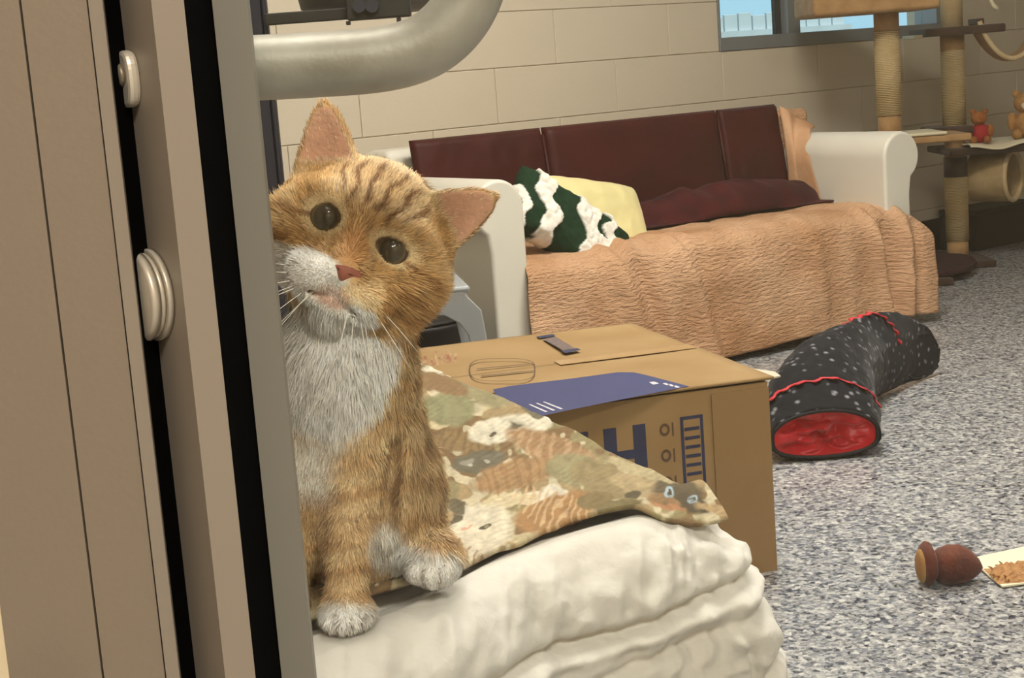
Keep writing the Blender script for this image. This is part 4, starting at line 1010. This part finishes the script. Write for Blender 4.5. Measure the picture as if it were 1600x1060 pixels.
# torso
B = lambda px, py, d, rx, ry, rz, k=.03: ellip(cpt(px, py, d), [cr_(rx, d), cr_(ry, d), cr_(rz, d)], None, k)
B(552, 790, 290, 112, 150, 170); B(560, 840, 390, 118, 120, 120)
B(540, 660, 135, 104, 160, 100); B(540, 565, 95, 84, 90, 84)
cone(cpt(556, 450, 80), cpt(538, 590, 110), cr_(82), cr_(86), .03)
B(596, 715, 150, 60, 105, 70, .025); B(468, 700, 150, 50, 110, 70, .025)
# haunches
B(634, 765, 222, 58, 96, 92, .016); B(470, 790, 255, 60, 100, 100, .03)
cone(cpt(640, 840, 215), cpt(676, 872, 165), cr_(44), cr_(40), .02)
B(680, 880, 150, 42, 38, 48, .012)
for px, py, d in ((650, 893, 118), (674, 900, 106), (699, 892, 116)): B(px, py, d, 18, 19, 27, .004)
# front legs
cone(cpt(566, 690, 90), cpt(545, 840, 58), cr_(54), cr_(35), .018); cone(cpt(545, 840, 58), cpt(541, 940, 46), cr_(35), cr_(31), .010)
B(541, 958, 32, 40, 28, 44, .010)
for px, py, d in ((517, 968, 2), (537, 972, -6), (558, 968, 0), (572, 958, 16)): B(px, py, d, 13, 15, 24, .0035)
cone(cpt(470, 700, 120), cpt(452, 850, 110), cr_(52), cr_(36), .025); cone(cpt(452, 850, 110), cpt(444, 920, 102), cr_(36), cr_(33), .012)
B(442, 938, 88, 38, 27, 42, .010)
for px, py, d in ((422, 947, 60), (440, 950, 52), (459, 947, 58)): B(px, py, d, 13, 15, 24, .0035)
for t in np.linspace(0, 1, 12): ellip(cpt(614-16*t, 690+125*t, 66+32*t), [cr_(9), cr_(20), cr_(18)], None, .010, True)
# tail curled round behind
cone(cpt(560, 905, 470), cpt(450, 905, 420), cr_(30), cr_(28), .02); cone(cpt(450, 905, 420), cpt(400, 908, 300), cr_(28), cr_(22), .012)
# head
E = lambda u, v, w, a, b_, c, k=.018: ellip(hp(u, v, w), [a*PS, b_*PS, c*PS], HX, k)
E(0, -14, -72, 116, 98, 104); E(0, -62, -80, 88, 54, 80)
for s_ in (-1, 1):
    E(s_*80, 44, -60, 60, 70, 64, .02); E(s_*56, -34, 0, 44, 20, 30, .012); E(s_*94, 8, -70, 44, 52, 60, .02)
E(0, 76, -42, 84, 58, 66, .02)
cone(hp(0, -40, 12), hp(9, 46, 42), 25*PS, 22*PS, .012)
for s_ in (-1, 1): E(10+s_*37, 90, 22, 48, 36, 40, .008)
E(10, 62, 44, 24, 16, 16, .008)
E(8, 120, 8, 38, 24, 34, .010)
# mouth groove
for s_ in (-1, 1):
    for t in np.linspace(0, 1, 7):
        u = 11+s_*(4+46*t); v = 103+14*math.sin(t*2.2)-6*t; w = 58-34*t*t; ellip(hp(u, v, w), [8*PS, 3.2*PS, 9*PS], HX, .003, True)
ellip(hp(11, 88, 64), [2.4*PS, 14*PS, 9*PS], HX, .003, True)
# eye sockets
EYE = [(-58, 0), (57, 1)]
for k_, (u, v) in enumerate(EYE): ellip(hp(u, v, 30), [(22.5, 25.5)[k_]*PS, (22, 17)[k_]*PS, 21*PS], HX, .003, True)
# ears
EARS = {}
def ear(base, tip, hw, face_w, key):
    bp_, tp = hp(*base), hp(*tip); ax = tp-bp_; L = np.linalg.norm(ax); ax = ax/L
    nf = HW*1.0+HU*face_w; nf = nf-ax*(nf@ax); nf /= np.linalg.norm(nf); xa = np.cross(ax, nf)
    EARS[key] = (bp_, ax, nf, xa, L)
    s = region((bp_+tp)/2, L*.75+.03)
    x, y, z = GX[s[0]]-bp_[0], GY[:, s[1]]-bp_[1], GZ[:, :, s[2]]-bp_[2]
    t = (x*ax[0]+y*ax[1]+z*ax[2])/L; n = x*nf[0]+y*nf[1]+z*nf[2]; c = x*xa[0]+y*xa[1]+z*xa[2]
    tt = np.clip(t, 0, 1); h = hw*PS*(1-tt)**.58+1.5*PS
    n2 = n-((c/(hw*PS))**2)*16*PS*(1-.6*tt)+10*PS*(1-tt)
    d = np.sqrt(np.maximum(np.abs(c)-h, 0)**2+np.maximum(np.abs(n2)-2.0*PS, 0)**2+(np.maximum(np.maximum(t-1, -.15-t), 0)*L)**2)-6.5*PS
    add(d, s, .007)
ear((-92, -62, -58), (-146, -158, -46), 50, -.25, 'l'); ear((92, -68, -62), (158, -146, -52), 45, .25, 'r')
# keep the feet on the quilt: flatten just under the paws
UPC = R[2]  # world z row: z = 1 + UPC . cam
Zw = 1.0+UPC[0]*GX+UPC[1]*GY+UPC[2]*GZ
FLD = np.maximum(FLD, (BTOP+.006-Zw).astype(np.float32))
def surface_nets(Fd):
    inside = Fd < 0
    c = [inside[i:inside.shape[0]-1+i, j:inside.shape[1]-1+j, k:inside.shape[2]-1+k] for i in (0, 1) for j in (0, 1) for k in (0, 1)]
    sm = sum(x.astype(np.int8) for x in c); act = (sm > 0) & (sm < 8)
    ix, iy, iz = np.nonzero(act); n = len(ix); vid = np.full(act.shape, -1, np.int32); vid[act] = np.arange(n)
    acc = np.zeros((n, 3)); cnt = np.zeros(n)
    val = {(i, j, k): Fd[ix+i, iy+j, iz+k] for i in (0, 1) for j in (0, 1) for k in (0, 1)}
    for ax in range(3):
        for a in (0, 1):
            for b_ in (0, 1):
                p = [0, 0, 0]; o = [q for q in range(3) if q != ax]; p[o[0]] = a; p[o[1]] = b_; q = list(p); q[ax] = 1
                v0, v1 = val[tuple(p)], val[tuple(q)]; m = (v0 < 0) != (v1 < 0); t = np.where(m, v0/np.where(m, v0-v1, 1), 0)
                pos = np.zeros((n, 3)); pos[:, 0] = p[0]; pos[:, 1] = p[1]; pos[:, 2] = p[2]; pos[:, ax] = t; acc[m] += pos[m]; cnt[m] += 1
    V = np.stack([ix, iy, iz], 1)+acc/cnt[:, None]; Fs = []
    for ax in range(3):
        o = [q for q in range(3) if q != ax]
        sl0 = [slice(None)]*3; sl1 = [slice(None)]*3; sl0[ax] = slice(0, -1); sl1[ax] = slice(1, None)
        a, b_ = inside[tuple(sl0)], inside[tuple(sl1)]; ch = a != b_
        I = np.stack(np.nonzero(ch), 1); I = I[(I[:, o[0]] > 0) & (I[:, o[1]] > 0) & (I[:, o[0]] < vid.shape[o[0]]) & (I[:, o[1]] < vid.shape[o[1]])]
        flip = a[tuple(I.T)]
        def at(d0, d1):
            J = I.copy(); J[:, o[0]] -= d0; J[:, o[1]] -= d1; return vid[tuple(J.T)]
        q = np.stack([at(1, 1), at(0, 1), at(0, 0), at(1, 0)], 1)
        if ax == 1: flip = ~flip
        q[~flip] = q[~flip][:, ::-1]; Fs.append(q)
    F = np.concatenate(Fs); return V, F[(F >= 0).all(1)]
Vg, Fg = surface_nets(FLD)
Vc = lo+Vg*H_
# light smoothing
E2 = np.concatenate([Fg[:, [0, 1]], Fg[:, [1, 2]], Fg[:, [2, 3]], Fg[:, [3, 0]]])
for _ in range(2):
    s_ = np.zeros_like(Vc); c_ = np.zeros(len(Vc)); np.add.at(s_, E2[:, 0], Vc[E2[:, 1]]); np.add.at(s_, E2[:, 1], Vc[E2[:, 0]]); np.add.at(c_, E2[:, 0], 1); np.add.at(c_, E2[:, 1], 1)
    Vc = Vc*.5+.5*s_/c_[:, None]
VW = CAMP+Vc @ R.T
cme = fastmesh('cat_body', VW, Fg)
# ---- coat colours, a function of place on the cat
def coat(P):
    """P in camera axes; returns colour, fur length (m), comb direction, density"""
    n = len(P); Z = P[:, 2]; px = 800+FPX*P[:, 0]/Z; py = 530+FPX*P[:, 1]/Z; d = (Z-ZC)/PS
    q = (P-HO)/PS; u, v, w = q@HU, q@HV, q@HW
    ns = fbm(P, 45., 3, 3); nf = fbm(P, 160., 8, 2)
    org = rgb('d2a66e'); lig = rgb('e6ca9e'); drk = rgb('98683a'); wht = rgb('f7f2ea'); pnk = rgb('d9a88e')
    C = np.tile(org, (n, 1))
    def mixc(k, col):
        nonlocal C
        k = np.clip(k, 0, 1)[:, None]; C = C*(1-k)+col*k
    head = sstep(150, 120, np.hypot(u/1.12, (v-20)/1.15))*(d < 90)*(v < 128)
    ear_ = ((v < -52) & (np.abs(u) > 50) & (np.hypot(u, v) > 106))
    head = np.maximum(head, ear_)
    body = 1-head
    mixc(.55*sstep(-.1, .5, ns), lig)
    # body: soft bands
    bands = np.sin(py*.115+px*.035+2.2*vnoise(P, 14., 5)); mixc(body*.55, lig); mixc(body*.27*sstep(.25, .9, bands), drk*1.25); mixc(body*.35*sstep(.2, .9, -bands), lig)
    leg = body*(py > 740)*(px < 592)*(d < 130); mixc(leg*.32*sstep(.2, .9, np.sin(py*.16+.02*px)), drk*1.15)
    # bib, white paws
    wav = 14*ns
    bib = body*sstep(.0, 22., np.minimum(py-455, (640+wav)-px-np.maximum(py-540, 0)*.55+0*px))*sstep(700, 655, py+wav+.22*np.abs(px-520)); mixc(bib*(d < 120), wht)
    low = body*sstep(540, 500, px+wav)*sstep(660, 690, py)*sstep(800, 750, py); mixc(low*.75*(d < 120), wht*.95); mixc(body*sstep(935, 955, py+wav*.5)*(px < 600), wht*.97); hp_ = body*sstep(838, 862, py+wav*.4-.35*(px-660))*(px > 612)*(d < 225); mixc(hp_, wht)
    belly = body*sstep(26, 6, np.hypot((px-604)/1.0, (py-852)/1.4)-14); mixc(belly*.8, wht)
    # head
    stripe = np.zeros(n)
    wv = 5*vnoise(P, 60., 2)
    for c0, k0, wd, v0, v1 in ((-12, .10, 4.5, -112, -40), (14, -.12, 4.5, -112, -36), (-36, .22, 5, -100, -34), (40, -.26, 5, -100, -28), (-62, .3, 5, -84, -48), (66, -.3, 5, -84, -44)):
        cu = c0+k0*(v+70)+wv+3*np.sin(v*.12+c0); stripe = np.maximum(stripe, np.exp(-((u-cu)/wd)**2)*sstep(v0-8, v0+10, v)*sstep(v1+14, v1-6, v))
    fore = head*sstep(-22, -40, v)*sstep(100, 60, np.abs(u)); mixc(fore*.5, lig)
    mixc(head*stripe, drk*.7)
    # pale patches over the eyes, pale inner eye lines
    for s_ in (-1, 1):
        e = np.hypot((u-s_*57)/36, v/(31 if s_ < 0 else 24)); e = e*(1.08 if s_ < 0 else 1.02); mixc(head*.9*sstep(1.35, .95, e), lig*1.25); mixc(head*sstep(.80, .74, e)*.9, rgb('4a2d18'))
        mixc(head*.85*np.exp(-((v-8-.42*np.abs(u-s_*84))/5)**2)*(s_*u > 80)*(s_*u < 140), drk*.85); mixc(head*.85*np.exp(-((v-46-.1*np.abs(u))/8)**2)*(s_*u > 88)*(s_*u < 150), drk)
        mixc(head*.75*np.exp(-((v-80+8*ns)/9)**2)*(s_*u > 76), drk)
        mixc(head*.5*np.exp(-((s_*u-30)/7)**2)*sstep(0, 14, v)*sstep(56, 40, v), lig*1.15)
    mixc(head*.6*np.exp(-((u-6)/22)**2)*sstep(-10, 20, v)*sstep(60, 52, v), rgb('c08048'))
    # white muzzle, wider on the left of the picture
    mz = np.minimum(1-np.hypot((u+34)/62, (v-92)/40), 9); mzr = 1-np.hypot((u-40)/46, (v-112)/22); ch = 1-np.hypot((u-2)/60, (v-126)/32)
    mixc(head*sstep(-.08, .12, np.maximum(np.maximum(mz, mzr), ch)+.06*ns), wht)
    lc = 1-np.hypot((u+92)/44, (v-100)/34); mixc(head*sstep(-.1, .1, lc+.1*ns), wht)
    pm_ = sstep(.0, .3, 1-np.hypot((u-44)/34, (v-86)/18)); mixc(head*pm_*.75, lig)
    mixc(head*sstep(6, 3, np.hypot((u-11)/6, (v-104)/4))*.5, pnk)
    mixc(head*sstep(1.1, .8, np.hypot((u-0)/34, (v-111)/8))*.5, pnk)
    # inner ears
    inner = np.zeros(n); earm = np.zeros(n)
    for key, (b0, ax, nf_, xa, L) in EARS.items():
        r_ = P-b0; t = r_@ax/L; c = np.abs(r_@xa)/(54*PS*np.clip(1-t, 0, 1)**.58+4*PS); nn = r_@nf_
        on = (t > .05) & (t < 1.12) & (c < 1.25) & (np.abs(nn) < 30*PS); earm = np.maximum(earm, on)
        inner = np.maximum(inner, on*sstep(1.0, .8, c)*sstep(.10, .26, t)*sstep(1.04, .96, t))
    C_front = inner
    mixc(body*.0, wht); 
    for tx, y0_ in ((527, 955), (548, 957), (566, 950), (431, 940), (450, 940), (662, 884), (687, 882)): mixc(body*.55*np.exp(-((px-tx)/2.4)**2)*sstep(y0_, y0_+8, py)*(d < 230), rgb('6b4a34'))  # shade in the creases between the toes, painted as dark lines
    C = C*(1+.16*nf+.10*ns)[:, None]
    # fur length and combing
    ln = np.where(head > .5, .0058, .0100)
    ln = ln+.008*head*sstep(70, 125, np.abs(u))*sstep(-20, 30, v); ln = np.where(bib > .5, .014, ln); ln = np.where((py > 870), .0036, ln); ln = np.where((py > 720) & (px < 595) & (d < 120), .0065, ln)
    muz = sstep(1.1, .8, np.hypot(u/62, (v-88)/42))*head; ln = ln*(1-.55*muz); ln = np.where(earm > 0, .0045, ln)
    eyed = np.minimum(np.hypot((u+58)/22.5, v/22), np.hypot((u-57)/25.5, (v-1)/17)); nose = np.hypot((u-10)/22, (v-60)/15); ln = np.where(eyed < 1.9, np.minimum(ln, .0016+.004*np.clip(eyed-1.1, 0, 1)), ln)
    dens = np.where((eyed < 1.10) & (w > -20) | ((nose < 1.05) & (w > 20)), 0, 1.)
    comb = np.stack([0*u+.10*np.sign(px-545), 0*u+1, 0*u+.0], 1)
    rad = np.stack([u, v-52, np.full(n, -40.)], 1); rad[:, 1] -= 20*(v < 0); hc = rad[:, [0]]*HU+rad[:, [1]]*HV+rad[:, [2]]*HW; hc /= np.linalg.norm(hc, axis=1, keepdims=True)
    comb = np.where((head > .5)[:, None], hc, comb); comb = np.where((bib > .5)[:, None], np.array([-.05, 1, -.0]), comb)
    for key, (b0, ax, nf_, xa, L) in EARS.items():
        t = (P-b0)@ax/L; nn = np.linalg.norm(P-b0, axis=1) < L*1.3; comb = np.where(((earm > 0) & nn & (t > 0))[:, None], ax, comb)
    return C, ln, comb, dens, inner
vn = np.zeros(len(cme.vertices)*3, np.float32); cme.vertices.foreach_get('normal', vn); NWv = vn.reshape(-1, 3); NC = NWv @ R
Cv, _, _, _, inn = coat(Vc)
front_ear = inn*sstep(.0, .35, np.max(np.stack([NC@e[2] for e in EARS.values()]), 0)); Cv = Cv*(1-front_ear[:, None])+(rgb('dda98c')*(1+.10*fbm(Vc, 120., 4, 2))[:, None])*front_ear[:, None]
setcol(cme, Cv)
skin = mat('cat_coat', 'ffffff', .75, attr='Col', bump=.3, bscale=350, spec=.2)
cat = thing('cat', 'orange tabby cat with white bib and tilted head behind the glass', 'cat', tuple(PAW))
def catput(name, me, m, par=None):
    o = put(name, me, m, par or cat)
    if par is None: o.location = tuple(-PAW)
    return o
bodyo = catput('body', cme, skin)
# fur blades
tri = np.concatenate([Fg[:, [0, 1, 2]], Fg[:, [0, 2, 3]]]); a3, b3, c3 = Vc[tri[:, 0]], Vc[tri[:, 1]], Vc[tri[:, 2]]
area = np.linalg.norm(np.cross(b3-a3, c3-a3), axis=1)/2
facing = (NC[tri].mean(1)*(a3/np.linalg.norm(a3, axis=1, keepdims=True))).sum(1); wgt = area*np.where(facing < .35, 1., .22); wgt *= np.where(a3[:, 1] < HO[1]+150*PS, 1.5, 1)
NF = 210000
pick = RNG.choice(len(tri), NF, p=wgt/wgt.sum()); r1, r2 = RNG.random(NF), RNG.random(NF); m_ = r1+r2 > 1; r1[m_] = 1-r1[m_]; r2[m_] = 1-r2[m_]
bc = np.stack([1-r1-r2, r1, r2], 1)[..., None]; Pf = (Vc[tri[pick]]*bc).sum(1); Nf = (NC[tri[pick]]*bc).sum(1); Nf /= np.linalg.norm(Nf, axis=1, keepdims=True)
Cf, ln, comb, dens, inn = coat(Pf)
fe = inn*sstep(.0, .35, np.max(np.stack([Nf@e[2] for e in EARS.values()]), 0))
kp = (dens > .5) & (RNG.random(NF) > fe*.985); Pf, Nf, Cf, ln, comb, fe = Pf[kp], Nf[kp], Cf[kp], ln[kp], comb[kp], fe[kp]; nF = len(Pf)
Cf = Cf*(1-fe[:, None])+rgb('e2c7a4')*fe[:, None]
comb = comb-Nf*(comb*Nf).sum(1, keepdims=True); comb /= np.maximum(np.linalg.norm(comb, axis=1, keepdims=True), 1e-6)
clump = np.stack([vnoise(Pf, 90., s) for s in (11, 12, 13)], 1)
dirn = comb+.38*Nf+.40*clump+.22*RNG.normal(size=(nF, 3)); dirn -= Nf*np.minimum((dirn*Nf).sum(1, keepdims=True)-.12, 0); dirn /= np.linalg.norm(dirn, axis=1, keepdims=True)
ln = ln*(.7+.6*RNG.random(nF)); wd = np.cross(dirn, Nf); wd /= np.maximum(np.linalg.norm(wd, axis=1, keepdims=True), 1e-6); wd *= (.00034*(.7+.6*RNG.random(nF)))[:, None]
mid = Pf+dirn*(ln*.55)[:, None]; tip = mid+(dirn*.75+comb*.35-Nf*.06)*(ln*.45)[:, None]; rt = Pf-Nf*.0008
VV = np.stack([rt-wd, rt+wd, mid+wd*.8, mid-wd*.8, tip], 1).reshape(-1, 3); ids = np.arange(nF)[:, None]*5
TR = np.concatenate([ids+np.array([[0, 1, 2]]), ids+np.array([[0, 2, 3]]), ids+np.array([[3, 2, 4]])])
fme = fastmesh('fur', CAMP+VV @ R.T, TR)
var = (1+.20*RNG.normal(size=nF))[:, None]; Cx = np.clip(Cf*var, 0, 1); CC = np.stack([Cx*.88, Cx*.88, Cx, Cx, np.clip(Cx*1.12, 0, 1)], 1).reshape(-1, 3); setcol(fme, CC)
fn_ = (np.repeat(Nf, 5, 0)*.8+.25*RNG.normal(size=(nF*5, 3))*.6) @ R.T; fn_ /= np.linalg.norm(fn_, axis=1, keepdims=True)
fme.normals_split_custom_set_from_vertices(fn_.astype(np.float32))
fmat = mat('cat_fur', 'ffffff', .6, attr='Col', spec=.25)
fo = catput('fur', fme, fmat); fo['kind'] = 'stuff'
# eyes
def w3(p): return CAMP+R @ np.asarray(p)
def sphere_cam(c, r, n=32):
    """sphere whose pole looks along the head's facing direction"""
    bm = bmesh.new(); bmesh.ops.create_uvsphere(bm, u_segments=n*2, v_segments=n, radius=1); me = bm2me(bm, 'eye')
    V = np.zeros(len(me.vertices)*3, np.float32); me.vertices.foreach_get('co', V); V = V.reshape(-1, 3); L = V.copy()
    Pc = c+r*(V[:, [0]]*HU+V[:, [1]]*HV+V[:, [2]]*HW); me.vertices.foreach_set('co', (CAMP+Pc @ R.T).astype(np.float32).ravel()); me.flip_normals(); me.polygons.foreach_set('use_smooth', [True]*len(me.polygons)); me.update(); return me, L
em_ = mat('cat_eye', 'ffffff', .07, attr='Col', spec=.5, coat=.1)
for k, (u, v) in enumerate(EYE):
    me, L = sphere_cam(hp(u, v, -3), 30*PS, 40)
    rr = np.hypot(L[:, 0]/.80, L[:, 1]/.80); pu = sstep(.80, .72, rr)[:, None]
    C = rgb('6b5c40')*(1-pu)+rgb('483e2e')*pu; lim = sstep(.93, 1.0, rr)[:, None]; C = C*(1-lim)+rgb('1a120c')*lim
    setcol(me, C); catput('eye', me, em_)
    # dark lid rim
    ring = [w3(hp(u+(20.5, 23.5)[k]*math.cos(a), v+(20, 15.2)[k]*math.sin(a), 16.5+(0, 1.5)[k]-3*abs(math.cos(a)))) for a in [2*math.pi*j/40 for j in range(41)]]
    catput('eyelid_rim', tube(ring, 2.0*PS, 8, False), mat('dark_lid', '3a2416', .6))
# nose leather
NO = [(-19, 50), (19, 50), (15, 58), (5, 68), (0, 72), (-5, 68), (-15, 58)]
bm = bmesh.new(); bmesh.ops.create_uvsphere(bm, u_segments=32, v_segments=16, radius=1); me = bm2me(bm, 'nose')
V = np.zeros(len(me.vertices)*3, np.float32); me.vertices.foreach_get('co', V); V = V.reshape(-1, 3)
wdt = np.where(V[:, 1] < 0, 30-4*(-V[:, 1]), 30*(1-.68*V[:, 1])); Pc = np.array([hp(11+x*wd_, 61+y*17.5, 56+z*10-8*abs(x)**1.5) for (x, y, z), wd_ in zip(V, wdt)])
me.vertices.foreach_set('co', (CAMP+Pc @ R.T).astype(np.float32).ravel()); me.flip_normals(); me.polygons.foreach_set('use_smooth', [True]*len(me.polygons)); me.update()
nose = catput('nose', me, mat('pink_nose', 'a9624f', .6, var=.25, vscale=80, bump=.2, bscale=300)); nose['label'] = 'pink nose'
for s_ in (-1, 1):
    no_ = catput('nostril', tube([w3(hp(11+s_*t, 66-t*.35, 65.2-t*.35)) for t in (4, 8, 12, 15)], [.8*PS, 2.2*PS, 2.2*PS, .8*PS], 8), mat('dark_nostril', '5a2a24', .6))
# whiskers
wm = mat('white_whisker', 'f2ece0', .4)
def whisk(u, v, w, du, dv, dw, L, sag):
    p = hp(u, v, w); d = du*HU+dv*HV+dw*HW; d = d/np.linalg.norm(d); pts = []
    for k in range(9):
        t = k/8; pts.append(w3(p+d*L*PS*t+np.array([0, 1, 0])*sag*PS*t*t))
    catput('whisker', tube(pts, [max(.00042*(1-.75*k/8), .00012) for k in range(9)], 5), wm)
for (u, v, du, dv, L, sg) in ((44, 92, .7, .55, 110, 12), (50, 86, .85, .42, 112, 12), (40, 98, .55, .72, 105, 8), (34, 100, .38, .9, 98, 6), (28, 101, .2, .95, 92, 4), (52, 80, .95, .25, 100, 14), (24, 100, .3, .98, 80, 4), (46, 98, .62, .8, 96, 6)):
    whisk(u+12, v+6, 50-abs(u)*.4, du, dv, .25, L, sg); whisk(-u+6, v+6, 50-abs(u)*.4, -du, dv*.8, .25, L, sg)
for (u, v, du, dv) in ((40, -26, .35, -1), (48, -26, .55, -.9), (-40, -26, -.35, -1), (-48, -26, -.55, -.9)): whisk(u, v, 18, du, dv, .8, 46, -4)
